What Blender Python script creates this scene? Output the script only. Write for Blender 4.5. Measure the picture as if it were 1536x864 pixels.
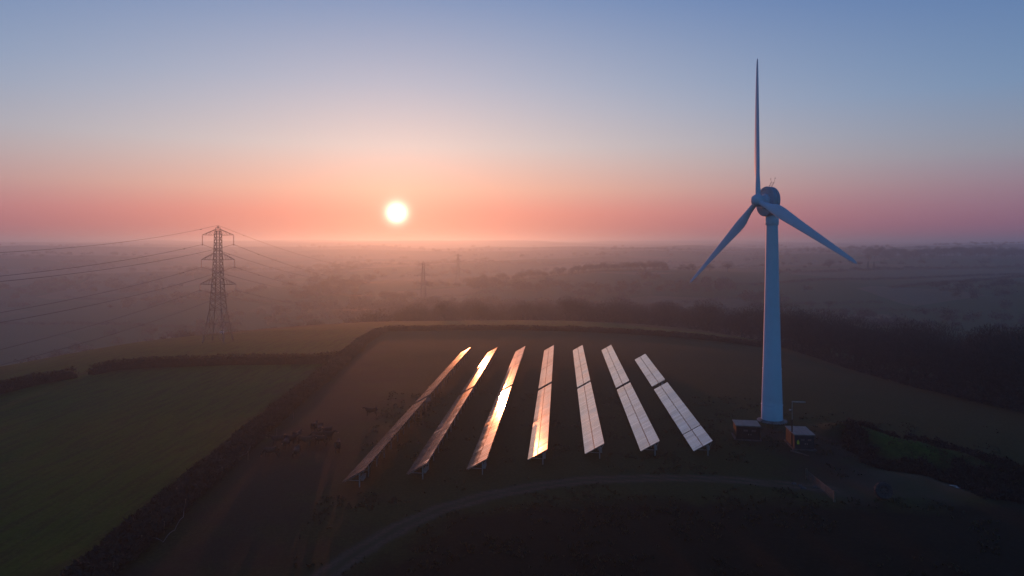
import bpy, bmesh, math, random
import numpy as np
from mathutils import Vector, Matrix
random.seed(7); rng = np.random.default_rng(7)
scn = bpy.context.scene
for o in list(bpy.data.objects): bpy.data.objects.remove(o)
col = bpy.data.collections.new('place'); scn.collection.children.link(col)
PI = math.pi; R = math.radians

# ------------------------------------------------------------ camera
F = 1024.0; CAMH = 32.0; PITCH = 0.0; HZ = 366.0      # level camera, horizon row in the 1536x864 frame
cam = bpy.data.objects.new('camera', bpy.data.cameras.new('camera')); col.objects.link(cam)
cam.data.sensor_width = 36; cam.data.lens = 24; cam.data.shift_y = -(432-HZ)/1536; cam.data.clip_start = 0.5; cam.data.clip_end = 30000
cam.location = (0, 0, CAMH); cam.rotation_euler = (PI/2 - PITCH, 0, 0); scn.camera = cam

# ------------------------------------------------------------ light and sky
def lin(c):
    return tuple(((v/255)/12.92 if v/255 <= .04045 else ((v/255+.055)/1.055)**2.4) for v in c) + (1,)
SUN_AZ = math.atan((595-768)/1024)          # seen low over the far ridge, left of centre
SUN_EL = R(2.55)
sd = Vector((math.sin(SUN_AZ)*math.cos(SUN_EL), math.cos(SUN_AZ)*math.cos(SUN_EL), math.sin(SUN_EL)))
HAZE_D = 0.00048; HAZE_COL = (0.53, 0.75, 0.93, 1); HAZE_G = 0.71
w = bpy.data.worlds.new('World'); scn.world = w; w.use_nodes = True
nt = w.node_tree; N = nt.nodes; L = nt.links; N.clear()
def nd(t, **k):
    n = N.new(t)
    for a, b in k.items(): setattr(n, a, b)
    return n
def mth(op, a, b=None, clamp=False):
    n = nd('ShaderNodeMath', operation=op, use_clamp=clamp)
    for i, v in enumerate((a, b)):
        if v is None: continue
        if isinstance(v, (int, float)): n.inputs[i].default_value = v
        else: L.new(v, n.inputs[i])
    return n.outputs[0]
def ramp(x, stops, interp='EASE'):
    r = nd('ShaderNodeValToRGB'); L.new(x, r.inputs[0]); cr = r.color_ramp; cr.interpolation = 'B_SPLINE' if interp == 'B' else 'LINEAR'
    while len(cr.elements) < len(stops): cr.elements.new(0.5)
    for e, (p, c) in zip(cr.elements, stops): e.position = p; e.color = c
    return r.outputs[0]
tc = nd('ShaderNodeTexCoord'); vn = nd('ShaderNodeVectorMath', operation='NORMALIZE'); L.new(tc.outputs['Generated'], vn.inputs[0])
sp = nd('ShaderNodeSeparateXYZ'); L.new(vn.outputs[0], sp.inputs[0])
el = mth('DIVIDE', mth('ARCSINE', sp.outputs[2]), PI/2)             # 0 horizon .. 1 zenith
dt = nd('ShaderNodeVectorMath', operation='DOT_PRODUCT'); L.new(vn.outputs[0], dt.inputs[0]); dt.inputs[1].default_value = sd
dot = mth('MINIMUM', dt.outputs['Value'], 1.0)
ang = mth('ARCCOSINE', dot)
def E(deg): return deg/90
towards = ramp(el, [(0, lin((205,105,92))), (E(1.4), lin((232,128,110))), (E(2.6), lin((250,150,130))), (E(4.5), lin((250,190,166))), (E(8), lin((226,212,208))),
                    (E(13), lin((188,195,212))), (E(20), lin((138,165,203))), (E(35), lin((76,110,168))), (1, lin((30,56,105)))])
away = ramp(el, [(0, lin((140,94,120))), (E(1.5), lin((158,108,132))), (E(4), lin((164,136,152))), (E(6.5), lin((156,160,174))),
                 (E(11), lin((127,157,192))), (E(20), lin((88,126,182))), (E(35), lin((48,84,146))), (1, lin((22,46,95)))])
wt = mth('POWER', mth('MAXIMUM', dot, 0.0), 6.0)
mx = nd('ShaderNodeMix', data_type='RGBA'); L.new(wt, mx.inputs[0]); L.new(away, mx.inputs[6]); L.new(towards, mx.inputs[7])
# the half of the sky opposite the sunset grows dimmer, towards night
dim = ramp(mth('ADD', mth('MULTIPLY', dot, 0.5), 0.5), [(0, (.38,1.05,1.02,1)), (0.5, (.42,.72,.86,1)), (0.80, (.80,.86,.92,1)), (0.93, (.92,.95,.98,1)), (1, (1,1,1,1))])
m2 = nd('ShaderNodeMix', data_type='RGBA', blend_type='MULTIPLY'); m2.inputs[0].default_value = 1; L.new(mx.outputs[2], m2.inputs[6]); L.new(dim, m2.inputs[7])
# aureole and the sun's disc swollen by the mist
glow = mth('ADD', mth('MULTIPLY', mth('POWER', 2.718, mth('MULTIPLY', ang, -1/R(4.5))), 0.40),
           mth('MULTIPLY', mth('POWER', 2.718, mth('MULTIPLY', ang, -1/R(16))), 0.06))
disc = mth('MULTIPLY', mth('POWER', 2.718, mth('MULTIPLY', mth('POWER', mth('DIVIDE', ang, R(0.50)), 1.45), -1.0)), 9.0)
gc = nd('ShaderNodeVectorMath', operation='SCALE'); gc.inputs[0].default_value = (1.0, .46, .28); L.new(glow, gc.inputs['Scale'])
dc = nd('ShaderNodeVectorMath', operation='SCALE'); dc.inputs[0].default_value = (1.0, .86, .66); L.new(disc, dc.inputs['Scale'])
a1 = nd('ShaderNodeVectorMath', operation='ADD'); L.new(gc.outputs[0], a1.inputs[0]); L.new(dc.outputs[0], a1.inputs[1])
a2 = nd('ShaderNodeVectorMath', operation='ADD'); L.new(a1.outputs[0], a2.inputs[0]); L.new(m2.outputs[2], a2.inputs[1])
SKY_S = 0.05
sc10 = nd('ShaderNodeVectorMath', operation='SCALE'); sc10.inputs['Scale'].default_value = 0.90/SKY_S; L.new(a2.outputs[0], sc10.inputs[0])
sky = nd('ShaderNodeTexSky', sky_type='NISHITA', sun_disc=False); sky.sun_elevation = SUN_EL; sky.sun_rotation = SUN_AZ; sky.air_density = 1.2; sky.dust_density = 2.0
skd = nd('ShaderNodeVectorMath', operation='SCALE'); skd.inputs['Scale'].default_value = 0.04; L.new(sky.outputs[0], skd.inputs[0])
a3 = nd('ShaderNodeVectorMath', operation='ADD'); L.new(sc10.outputs[0], a3.inputs[0]); L.new(skd.outputs[0], a3.inputs[1])
bg = nd('ShaderNodeBackground'); bg.inputs[1].default_value = SKY_S; L.new(a3.outputs[0], bg.inputs[0])
wo = nd('ShaderNodeOutputWorld'); L.new(bg.outputs[0], wo.inputs[0])
w.cycles.sampling_method = 'MANUAL'; w.cycles.sample_map_resolution = 1024

sun = bpy.data.objects.new('sun', bpy.data.lights.new('sun', 'SUN')); col.objects.link(sun)
sun.data.energy = 1.95; sun.data.angle = R(0.53); sun.data.color = (1.0, .275, .10)
sun.rotation_euler = sd.to_track_quat('Z', 'Y').to_euler(); sun.location = (-60, 300, 60)
scn.view_settings.view_transform = 'Standard'; scn.view_settings.look = 'None'
scn.view_settings.exposure = 0; scn.view_settings.gamma = 1
scn.cycles.volume_bounces = 1; scn.cycles.max_bounces = 6; scn.cycles.transparent_max_bounces = 8
scn.cycles.use_denoising = True
try: scn.cycles.denoiser = 'OPENIMAGEDENOISE'
except Exception: pass

# ------------------------------------------------------------ the lie of the land
CP, SP = math.cos(PITCH), math.sin(PITCH)
def ray_dir(px, py):
    cy = (HZ-py)/F
    return np.array([(px-768)/F, CP+cy*SP, -SP+cy*CP])
def px_az(px): return math.atan((px-768)/F)
edge_px = [(0,551),(100,531),(200,513),(327,500),(420,491),(550,483),(700,480.5),(850,480.5),(950,485),(1050,495),(1140,511),(1250,547),(1350,577),(1450,602),(1536,622)]
EA, EV = [-PI, R(-90), R(-60)], [150, 190, 235]
for px, py in edge_px:
    a = px_az(px); dep = 38*F/(py-366)
    EA.append(a); EV.append(dep/math.cos(a))
EA += [R(60), R(100), PI]; EV += [150, 135, 150]
EU = np.array([0,30,80,150,300,450,600,1000,1600,2500,4000,5200,9000.])
cols = {-PI:[-6,-12,-25,-35,-45,-48,-50,-45,-35,-20,0,20,30],
 px_az(-500):[-6,-13,-28,-42,-52,-50,-48,-42,-30,-10,25,45,50],
 px_az(0):  [-6,-13,-30,-45,-55,-52,-48,-36,-16,6,24,34,36],
 px_az(250):[-6,-13,-30,-44,-52,-46,-40,-32,-14,6,32,48,50],
 px_az(480):[-6,-12,-26,-36,-36,-28,-23,-34,-16,6,46,63,60],
 px_az(640):[-6,-12,-24,-32,-30,-25,-22,-32,-14,6,46,64,60],
 px_az(750):[-6,-12,-24,-32,-28,-20,-17,-26,-12,4,42,60,60],
 px_az(900):[-6,-12,-23,-31,-25,-13,-9,-15,-6,4,40,58,60],
 px_az(1100):[-6,-12,-22,-28,-23,-15,-9,-12,-8,2,38,58,60],
 px_az(1300):[-6,-11,-18,-22,-20,-14,-8,-3,0,6,24,40,42],
 px_az(1536):[-6,-10,-17,-23,-24,-19,-11,2,5,8,22,34,36],
 px_az(2200):[-6,-10,-17,-24,-26,-22,-16,-8,0,8,34,50,55],
 PI:[-6,-12,-25,-35,-45,-48,-50,-45,-35,-20,0,20,30]}
CA = np.array(list(cols.keys())); CZ = np.array(list(cols.values()), float)
# dense smooth table of the slope beyond the brow of the hill
GA = np.linspace(-PI, PI, 721); LU = np.linspace(0, math.log(9300/40+1), 260)
UU = 40*(np.exp(LU)-1)
T = np.zeros((721, 260))
tmp = np.array([np.interp(UU, EU, CZ[i]) for i in range(len(CA))])
for j in range(260): T[:, j] = np.interp(GA, CA, tmp[:, j])
k = np.hanning(9); k /= k.sum()
for j in range(260): T[:, j] = np.convolve(np.pad(T[:, j], 4, 'edge'), k, 'valid')
k = np.hanning(19); k /= k.sum()
T0 = T[:, 0].copy()
for i in range(721): T[i] = np.convolve(np.pad(T[i], (9, 9), 'reflect', reflect_type='odd'), k, 'valid')
EAg = np.interp(GA, EA, EV); EAg = np.convolve(np.pad(EAg, 7, 'edge'), np.hanning(15)/np.hanning(15).sum(), 'valid')
def vnoise(x, y, s, seed=0):
    x = x/s + seed*17.3; y = y/s - seed*9.1
    xi = np.floor(x); yi = np.floor(y); fx = x-xi; fy = y-yi
    fx = fx*fx*(3-2*fx); fy = fy*fy*(3-2*fy)
    def h(a, b):
        v = np.sin(a*127.1+b*311.7+seed*74.7)*43758.5453
        return v-np.floor(v)
    return (h(xi,yi)*(1-fx)+h(xi+1,yi)*fx)*(1-fy)+(h(xi,yi+1)*(1-fx)+h(xi+1,yi+1)*fx)*fy
def Ef(a): return np.interp(a, GA, EAg)
def zbase(x, y):
    x = np.asarray(x, float); y = np.asarray(y, float)
    r = np.hypot(x, y)+1e-6; a = np.arctan2(x, y); e = Ef(a)
    u = np.maximum(r-e, 0)
    fi = (a+PI)/(2*PI)*720; i = np.clip(np.floor(fi).astype(int), 0, 719); fa = fi-i
    fj = np.log(u/40+1)/LU[-1]*259; j = np.clip(np.floor(fj).astype(int), 0, 258); fb = np.clip(fj-j, 0, 1)
    out = (T[i,j]*(1-fa)+T[i+1,j]*fa)*(1-fb)+(T[i,j+1]*(1-fa)+T[i+1,j+1]*fa)*fb
    z = np.where(r < e, -6*(r/e)**6, out)
    far = np.clip((r-e-60)/300, 0, 1)
    z = z + far*(vnoise(x,y,260,1)-.5)*17 + far*(vnoise(x,y,90,2)-.5)*2.5 + np.clip((r-2500)/2500, 0, 1)*(vnoise(x,y,900,3)-.62)*34
    for rc, amp, wd_, ph in ((1450,15,150,.3),(2050,16,210,1.7),(2800,18,280,4.1)):
        z = z + amp*np.exp(-((r-rc-170*np.sin(3.1*a+ph)-90*np.sin(7.3*a+2*ph))/wd_)**2)*(.55+.9*vnoise(x,y,420,int(ph*10)))*np.clip((r-1000)/300,0,1)
    z = z + (vnoise(x,y,22,4)-.5)*.35 + (vnoise(x,y,7,5)-.5)*.10
    return np.where(z > 54, 54+9.5*np.tanh((z-54)/9.5), z)
def hit(px, py, dz=0.0, fn=None):
    fn = fn or zbase
    d = ray_dir(px, py); t = np.geomspace(30, 8000, 1500)
    X = d[0]*t; Y = d[1]*t; Z = CAMH+d[2]*t
    s = Z-(fn(X, Y)+dz); i = int(np.argmax(s < 0)) if (s < 0).any() else len(t)-1
    i = max(i, 1); q = s[i-1]/(s[i-1]-s[i]+1e-9); tt = t[i-1]+q*(t[i]-t[i-1])
    return np.array([d[0]*tt, d[1]*tt, CAMH+d[2]*tt])
def pol(pts, n=None): return np.array([hit(*p)[:2] for p in pts])
def dist_pl(X, Y, pl):
    best = np.full(X.shape, 1e9)
    for (ax, ay), (bx, by) in zip(pl[:-1], pl[1:]):
        vx, vy = bx-ax, by-ay; q = np.clip(((X-ax)*vx+(Y-ay)*vy)/(vx*vx+vy*vy), 0, 1)
        best = np.minimum(best, np.hypot(X-ax-q*vx, Y-ay-q*vy))
    return best
def inside(X, Y, pg):
    c = np.zeros(X.shape, bool); n = len(pg)
    for i in range(n):
        x1, y1 = pg[i]; x2, y2 = pg[(i+1) % n]
        m = ((y1 > Y) != (y2 > Y)) & (X < (x2-x1)*(Y-y1)/(y2-y1+1e-12)+x1); c ^= m
    return c
def soft(X, Y, pg, wd):
    d = dist_pl(X, Y, np.vstack([pg, pg[:1]])); s = np.where(inside(X, Y, pg), d, -d)
    s = s + (vnoise(X,Y,5,11)-.5)*wd*1.6 + (vnoise(X,Y,1.7,12)-.5)*wd
    return np.clip(s/wd*.5+.5, 0, 1)
bank = pol([(1272,648),(1330,668),(1400,684),(1450,700),(1530,722)])
ditch = pol([(1275,662),(1330,696),(1400,706),(1440,722),(1536,745)])
def zf(x, y):
    x = np.asarray(x, float); y = np.asarray(y, float)
    z = zbase(x, y)
    near = (x > 20) & (y < 140) & (y > 60)
    if near.any():
        db = dist_pl(x, y, bank); dd = dist_pl(x, y, ditch)
        z = z + near*(1.7*np.exp(-(db/3.0)**2)*(.75+.5*vnoise(x,y,3.5,8)) - .8*np.exp(-(dd/2.4)**2))
    return z
def zt(x, y): return float(zf(np.array([x]), np.array([y]))[0])

# ------------------------------------------------------------ helpers
def link(o, parent=None):
    col.objects.link(o)
    if parent: o.parent = parent
    return o
def tag(o, label=None, cat=None, group=None, kind=None):
    for kk, v in (('label', label), ('category', cat), ('group', group), ('kind', kind)):
        if v: o[kk] = v
    return o
def empty(name, loc, rz=0):
    o = bpy.data.objects.new(name, None); o.location = loc; o.rotation_euler = (0, 0, rz); o.empty_display_size = .5
    return link(o)
def mesh_obj(name, V, Fc, mats, parent=None, smooth=False, mi=None):
    me = bpy.data.meshes.new(name)
    V = np.asarray(V, np.float32)
    if isinstance(Fc, np.ndarray):
        n, kx = Fc.shape
        me.vertices.add(len(V)); me.vertices.foreach_set('co', V.ravel())
        me.loops.add(n*kx); me.loops.foreach_set('vertex_index', Fc.astype(np.int32).ravel())
        me.polygons.add(n); me.polygons.foreach_set('loop_start', np.arange(0, n*kx, kx, dtype=np.int32))
        me.update(calc_edges=True); me.validate()
    else:
        me.from_pydata([tuple(map(float, v)) for v in V], [], Fc); me.update()
    for m in (mats if isinstance(mats, (list, tuple)) else [mats]): me.materials.append(m)
    if mi is not None: me.polygons.foreach_set('material_index', np.asarray(mi, np.int32))
    if smooth: me.polygons.foreach_set('use_smooth', np.ones(len(me.polygons), bool))
    return link(bpy.data.objects.new(name, me), parent)
class MB:
    def __init__(s): s.v = []; s.f = []; s.m = []
    def add(s, V, Fc, m=0):
        b = len(s.v); s.v += [tuple(map(float, p)) for p in V]; s.f += [tuple(i+b for i in f) for f in Fc]; s.m += [m]*len(Fc); return s
    def box(s, c, size, rot=None, m=0, taper=1.0):
        x, y, z = [d/2 for d in size]
        P = [Vector((sx*x*(taper if sz > 0 else 1), sy*y*(taper if sz > 0 else 1), sz*z)) for sz in (-1,1) for sx, sy in ((-1,-1),(1,-1),(1,1),(-1,1))]
        if rot is not None: P = [rot @ p for p in P]
        c = Vector(c)
        return s.add([p+c for p in P], [(0,3,2,1),(4,5,6,7),(0,1,5,4),(1,2,6,5),(2,3,7,6),(3,0,4,7)], m)
    def bar(s, a, b, w_, h_=None, m=0):
        a = Vector(a); b = Vector(b); d = b-a; h_ = h_ or w_
        q = d.to_track_quat('Z', 'Y').to_matrix()
        return s.box((a+b)/2, (w_, h_, d.length), q, m)
    def tube(s, pts, rad, n=8, m=0, cap=True):
        pts = [Vector(p) for p in pts]; rad = rad if isinstance(rad, (list, tuple)) else [rad]*len(pts)
        V = []; Fc = []
        for i, p in enumerate(pts):
            d = (pts[min(i+1, len(pts)-1)]-pts[max(i-1, 0)])
            q = d.to_track_quat('Z', 'Y').to_matrix()
            for j in range(n):
                t = 2*PI*j/n; V.append(p+q @ Vector((math.cos(t)*rad[i], math.sin(t)*rad[i], 0)))
        for i in range(len(pts)-1):
            for j in range(n): Fc.append((i*n+j, i*n+(j+1) % n, (i+1)*n+(j+1) % n, (i+1)*n+j))
        if cap: Fc.append(tuple(range(n))[::-1]); Fc.append(tuple((len(pts)-1)*n+j for j in range(n)))
        return s.add(V, Fc, m)
    def lathe(s, prof, n=32, m=0, M=None):
        V = []; Fc = []
        for r_, z_ in prof:
            for j in range(n):
                t = 2*PI*j/n; p = Vector((r_*math.cos(t), r_*math.sin(t), z_)); V.append(M @ p if M else p)
        for i in range(len(prof)-1):
            for j in range(n): Fc.append((i*n+j, i*n+(j+1) % n, (i+1)*n+(j+1) % n, (i+1)*n+j))
        Fc.append(tuple(range(n))[::-1]); Fc.append(tuple((len(prof)-1)*n+j for j in range(n)))
        return s.add(V, Fc, m)
    def build(s, name, mats, parent=None, smooth=False):
        o = mesh_obj(name, s.v, s.f, mats, parent, smooth, s.m)
        if smooth:
            try: o.data.set_sharp_from_angle(angle=R(40))
            except Exception: pass
        return o

def mat(name, base, rough=.8, metal=0.0, noise=None, spec=.3, bump=None, coat=0, spots=None):
    m = bpy.data.materials.new(name); m.use_nodes = True; t = m.node_tree; b = t.nodes['Principled BSDF']
    b.inputs['Base Color'].default_value = (*base, 1); b.inputs['Roughness'].default_value = rough
    b.inputs['Metallic'].default_value = metal; b.inputs['Specular IOR Level'].default_value = spec
    b.inputs['Coat Weight'].default_value = coat
    tcn = t.nodes.new('ShaderNodeTexCoord')
    if noise:
        sc, dark, light = noise
        n = t.nodes.new('ShaderNodeTexNoise'); n.inputs['Scale'].default_value = sc; n.inputs['Detail'].default_value = 6; n.inputs['Roughness'].default_value = .65
        t.links.new(tcn.outputs['Object'], n.inputs['Vector'])
        r = t.nodes.new('ShaderNodeValToRGB'); r.color_ramp.elements[0].position = .3; r.color_ramp.elements[1].position = .7
        r.color_ramp.elements[0].color = (*[c*dark for c in base], 1); r.color_ramp.elements[1].color = (*[min(1, c*light) for c in base], 1)
        t.links.new(n.outputs['Fac'], r.inputs[0]); t.links.new(r.outputs[0], b.inputs['Base Color'])
    if bump:
        n2 = t.nodes.new('ShaderNodeTexNoise'); n2.inputs['Scale'].default_value = bump[0]; n2.inputs['Detail'].default_value = 5
        t.links.new(tcn.outputs['Object'], n2.inputs['Vector'])
        bp = t.nodes.new('ShaderNodeBump'); bp.inputs['Strength'].default_value = bump[1]; bp.inputs['Distance'].default_value = bump[2]
        t.links.new(n2.outputs['Fac'], bp.inputs['Height']); t.links.new(bp.outputs[0], b.inputs['Normal'])
    return m
M = {}
M['twig'] = mat('twig', (.060,.043,.034), .9, noise=(.4,.6,1.5))
M['trunk'] = mat('trunk', (.055,.042,.034), .9, noise=(1.2,.6,1.4), bump=(6,.5,.05))
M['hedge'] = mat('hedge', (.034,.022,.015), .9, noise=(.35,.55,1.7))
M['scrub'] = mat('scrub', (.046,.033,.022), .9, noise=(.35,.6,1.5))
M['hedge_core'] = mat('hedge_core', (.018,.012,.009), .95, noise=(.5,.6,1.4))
M['bramble'] = mat('bramble', (.022,.019,.013), .9, noise=(.5,.5,1.8))
M['ever'] = mat('evergreen', (.030,.036,.020), .8, noise=(.5,.6,1.6))
M['white'] = mat('turbine_paint', (.50,.63,.74), .6, noise=(.35,.93,1.04), spec=.5)
M['gen'] = mat('shaded_generator_paint', (.30,.37,.45), .6, noise=(.6,.9,1.05), spec=.5)  # turbine paint darkened: shade on the generator's face put into its colour
M['steel'] = mat('galvanised_steel', (.36,.38,.40), .45, .7, noise=(3,.7,1.2))
M['dsteel'] = mat('weathered_steel', (.16,.15,.15), .6, .4, noise=(1,.7,1.2))
M['gate'] = mat('gate_steel', (.05,.06,.07), .6, .2, noise=(2,.7,1.2))
M['ins'] = mat('insulator_glass', (.42,.36,.33), .25, noise=(5,.8,1.1), spec=.6)
M['wire'] = mat('cable_metal', (.11,.10,.11), .5, .5, noise=(.1,.8,1.2))
M['concrete'] = mat('concrete', (.24,.23,.21), .9, noise=(.9,.6,1.2), bump=(5,.4,.03))
M['rock'] = mat('dull_stone', (.09,.085,.078), .9, noise=(2,.6,1.3))
M['roof'] = mat('roof_sheet', (.11,.135,.135), .5, .15, noise=(1.3,.65,1.2))
M['cabin'] = mat('cabin_green', (.010,.014,.014), .6, noise=(1.5,.7,1.3))
M['cabin2'] = mat('cabin_blue', (.010,.026,.034), .55, noise=(1.5,.7,1.3))
M['cabin_side'] = mat('reddish_side', (.045,.026,.020), .85, noise=(2,.6,1.3))  # reddish tone for the blue cabin's side walls
M['yellow'] = mat('yellow_sign', (.72,.62,.05), .5, noise=(6,.9,1.05))
M['black'] = mat('black_print', (.01,.01,.01), .6, noise=(6,.9,1.1))
M['wood'] = mat('old_wood', (.14,.10,.07), .85, noise=(2.5,.6,1.4))
M['pole'] = mat('creosoted_pole', (.05,.028,.02), .8, noise=(3,.6,1.4))
M['rubber'] = mat('rubber', (.045,.043,.042), .85, noise=(3,.6,1.6), bump=(9,.5,.03))
M['rim'] = mat('rusty_rim', (.075,.062,.055), .8, .1, noise=(3,.6,1.4))
M['cow'] = mat('cow_coat', (.020,.015,.012), .75, noise=(1.6,.6,1.7))
M['cow2'] = mat('brown_cow_coat', (.050,.028,.018), .75, noise=(1.6,.6,1.6))
M['horn'] = mat('cow_muzzle', (.16,.11,.08), .6, noise=(8,.8,1.2))
M['wool'] = mat('wool', (.62,.58,.52), .95, noise=(5,.8,1.1), bump=(12,.6,.05))
M['hose'] = mat('pale_hose', (.10,.12,.14), .5, noise=(1,.8,1.1))
M['water'] = mat('puddle_water', (.02,.022,.022), .22, noise=(.5,.8,1.2), spec=.8)

def pv_mat():      # solar glass: dark cells, fine grid, thin dust film
    m = bpy.data.materials.new('solar_glass'); m.use_nodes = True; t = m.node_tree; b = t.nodes['Principled BSDF']
    tcn = t.nodes.new('ShaderNodeTexCoord'); oi = t.nodes.new('ShaderNodeObjectInfo')
    br = t.nodes.new('ShaderNodeTexBrick'); br.offset = 0; br.inputs['Scale'].default_value = 1
    br.inputs['Brick Width'].default_value = .16; br.inputs['Row Height'].default_value = .16; br.inputs['Mortar Size'].default_value = .006
    br.inputs['Color1'].default_value = (.235,.25,.295,1); br.inputs['Color2'].default_value = (.285,.29,.33,1); br.inputs['Mortar'].default_value = (.48,.48,.48,1)
    t.links.new(tcn.outputs['Object'], br.inputs['Vector'])
    hs = t.nodes.new('ShaderNodeHueSaturation'); mr = t.nodes.new('ShaderNodeMapRange')
    mr.inputs['To Min'].default_value = .66; mr.inputs['To Max'].default_value = 1.22; t.links.new(oi.outputs['Random'], mr.inputs['Value'])
    t.links.new(mr.outputs[0], hs.inputs['Value']); t.links.new(br.outputs['Color'], hs.inputs['Color']); t.links.new(hs.outputs[0], b.inputs['Base Color'])
    ns = t.nodes.new('ShaderNodeTexNoise'); ns.inputs['Scale'].default_value = 1.4; ns.inputs['Detail'].default_value = 4
    t.links.new(tcn.outputs['Object'], ns.inputs['Vector'])
    r2 = t.nodes.new('ShaderNodeMapRange'); r2.inputs['To Min'].default_value = .06; r2.inputs['To Max'].default_value = .11
    t.links.new(ns.outputs['Fac'], r2.inputs['Value']); t.links.new(r2.outputs[0], b.inputs['Roughness'])
    b.inputs['Metallic'].default_value = .82; b.inputs['Specular IOR Level'].default_value = .8
    b.inputs['Coat Weight'].default_value = .5; b.inputs['Coat Roughness'].default_value = .20; b.inputs['Coat IOR'].default_value = 1.6
    return m
M['pv'] = pv_mat(); M['alu'] = mat('aluminium_frame', (.06,.06,.065), .5, .3, noise=(2,.8,1.1))

# ------------------------------------------------------------ ground: one polar sheet out to the far hills
az = np.concatenate([np.arange(-PI, R(-46), R(3)), np.arange(R(-46), R(46), R(.22)), np.arange(R(46), PI-.01, R(3))])
rr = np.concatenate([[0.5], np.arange(6, 54, 6), np.geomspace(55, 420, 250), np.geomspace(428, 9200, 190)])
A_, R_ = np.meshgrid(az, rr); X = R_*np.sin(A_); Y = R_*np.cos(A_); Z = zf(X, Y)
nr, na = X.shape; idx = np.arange(nr*na).reshape(nr, na)
i0 = idx[:-1]; i1 = idx[1:]
quads = np.stack([i0, i1, np.roll(i1, -1, 1), np.roll(i0, -1, 1)], -1).reshape(-1, 4)[:, ::-1]
# zones of the ground cover, laid out as the fields lie
track_pl = pol([(478,870),(540,826),(600,791),(660,764),(730,744),(800,730),(880,720),(960,717),(1040,717),(1120,721),(1200,729),(1240,733)])
lane_pl = pol([(1240,732),(1300,733),(1340,728),(1400,722)])
mudyard = pol([(1330,702),(1380,704),(1440,722),(1455,742),(1380,748),(1290,748),(1215,745),(1215,722),(1290,716)])
spoil = pol([(1120,640),(1180,690),(1225,740),(1330,740),(1300,700),(1265,655),(1240,650)])
cattle = pol([(100,900),(250,800),(340,700),(440,590),(540,520),(600,560),(560,640),(520,700),(470,760),(430,840),(300,900)])
leftf = pol([(-200,1000),(-300,600),(0,592),(130,560),(330,548),(490,545),(520,540),(430,600),(320,690),(200,792),(80,900)])
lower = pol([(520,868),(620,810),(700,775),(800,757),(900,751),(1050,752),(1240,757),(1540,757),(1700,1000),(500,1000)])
verge = pol([(640,800),(730,765),(850,745),(1000,742),(1250,748),(1240,757),(1050,754),(900,753),(800,760),(700,780)])
crestg = pol([(0,590),(60,574),(140,556),(330,545),(500,540),(560,497),(700,494),(850,495),(1000,502),(1145,519),(1145,513),(1100,505),(1000,494),(850,481),(700,481),(560,483),(420,493),(327,502),(200,513),(0,550)])
bankgreen = pol([(1300,655),(1345,662),(1400,672),(1440,695),(1400,697),(1340,686),(1300,675)])
rb = dist_pl(X, Y, bank); nearm = R_ < 420
def W(fn): 
    o = np.zeros(X.shape); o[nearm] = fn(X[nearm], Y[nearm]); return o
tdist = W(lambda x, y: dist_pl(x, y, track_pl))
wob = (vnoise(X,Y,2.2,21)-.5)*.9 + (vnoise(X,Y,.8,22)-.5)*.5
ruts = np.exp(-((np.abs(tdist+wob*.3)-.85)/.42)**2) + .30*np.exp(-((tdist+wob)/1.5)**4)
trk = np.where(nearm, np.clip(ruts, 0, 1), 0)
trk *= np.clip((Ef(A_)-R_)/20, 0, 1)
mud = np.clip(W(lambda x,y: soft(x,y,cattle,7))*.75 + W(lambda x,y: soft(x,y,spoil,3))*.8, 0, 1)
trk = np.clip(trk+W(lambda x,y: soft(x,y,mudyard,2.5))*(.25+.55*vnoise(X,Y,3.5,31)), 0, 1)
grn = np.clip(W(lambda x,y: soft(x,y,leftf,2)), 0, 1)
grn = np.maximum(grn, W(lambda x,y: soft(x,y,bankgreen,1.5))*1.0)
grn = np.maximum(grn, W(lambda x,y: soft(x,y,crestg,3)))
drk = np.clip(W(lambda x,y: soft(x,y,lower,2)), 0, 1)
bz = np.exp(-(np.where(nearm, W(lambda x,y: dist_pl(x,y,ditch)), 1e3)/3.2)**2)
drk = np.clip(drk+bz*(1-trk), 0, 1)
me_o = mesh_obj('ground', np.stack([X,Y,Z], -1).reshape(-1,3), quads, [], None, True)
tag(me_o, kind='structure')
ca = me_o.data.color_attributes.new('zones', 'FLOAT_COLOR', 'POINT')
ca.data.foreach_set('color', np.stack([mud, grn, drk, trk], -1).astype(np.float32).ravel())
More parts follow.
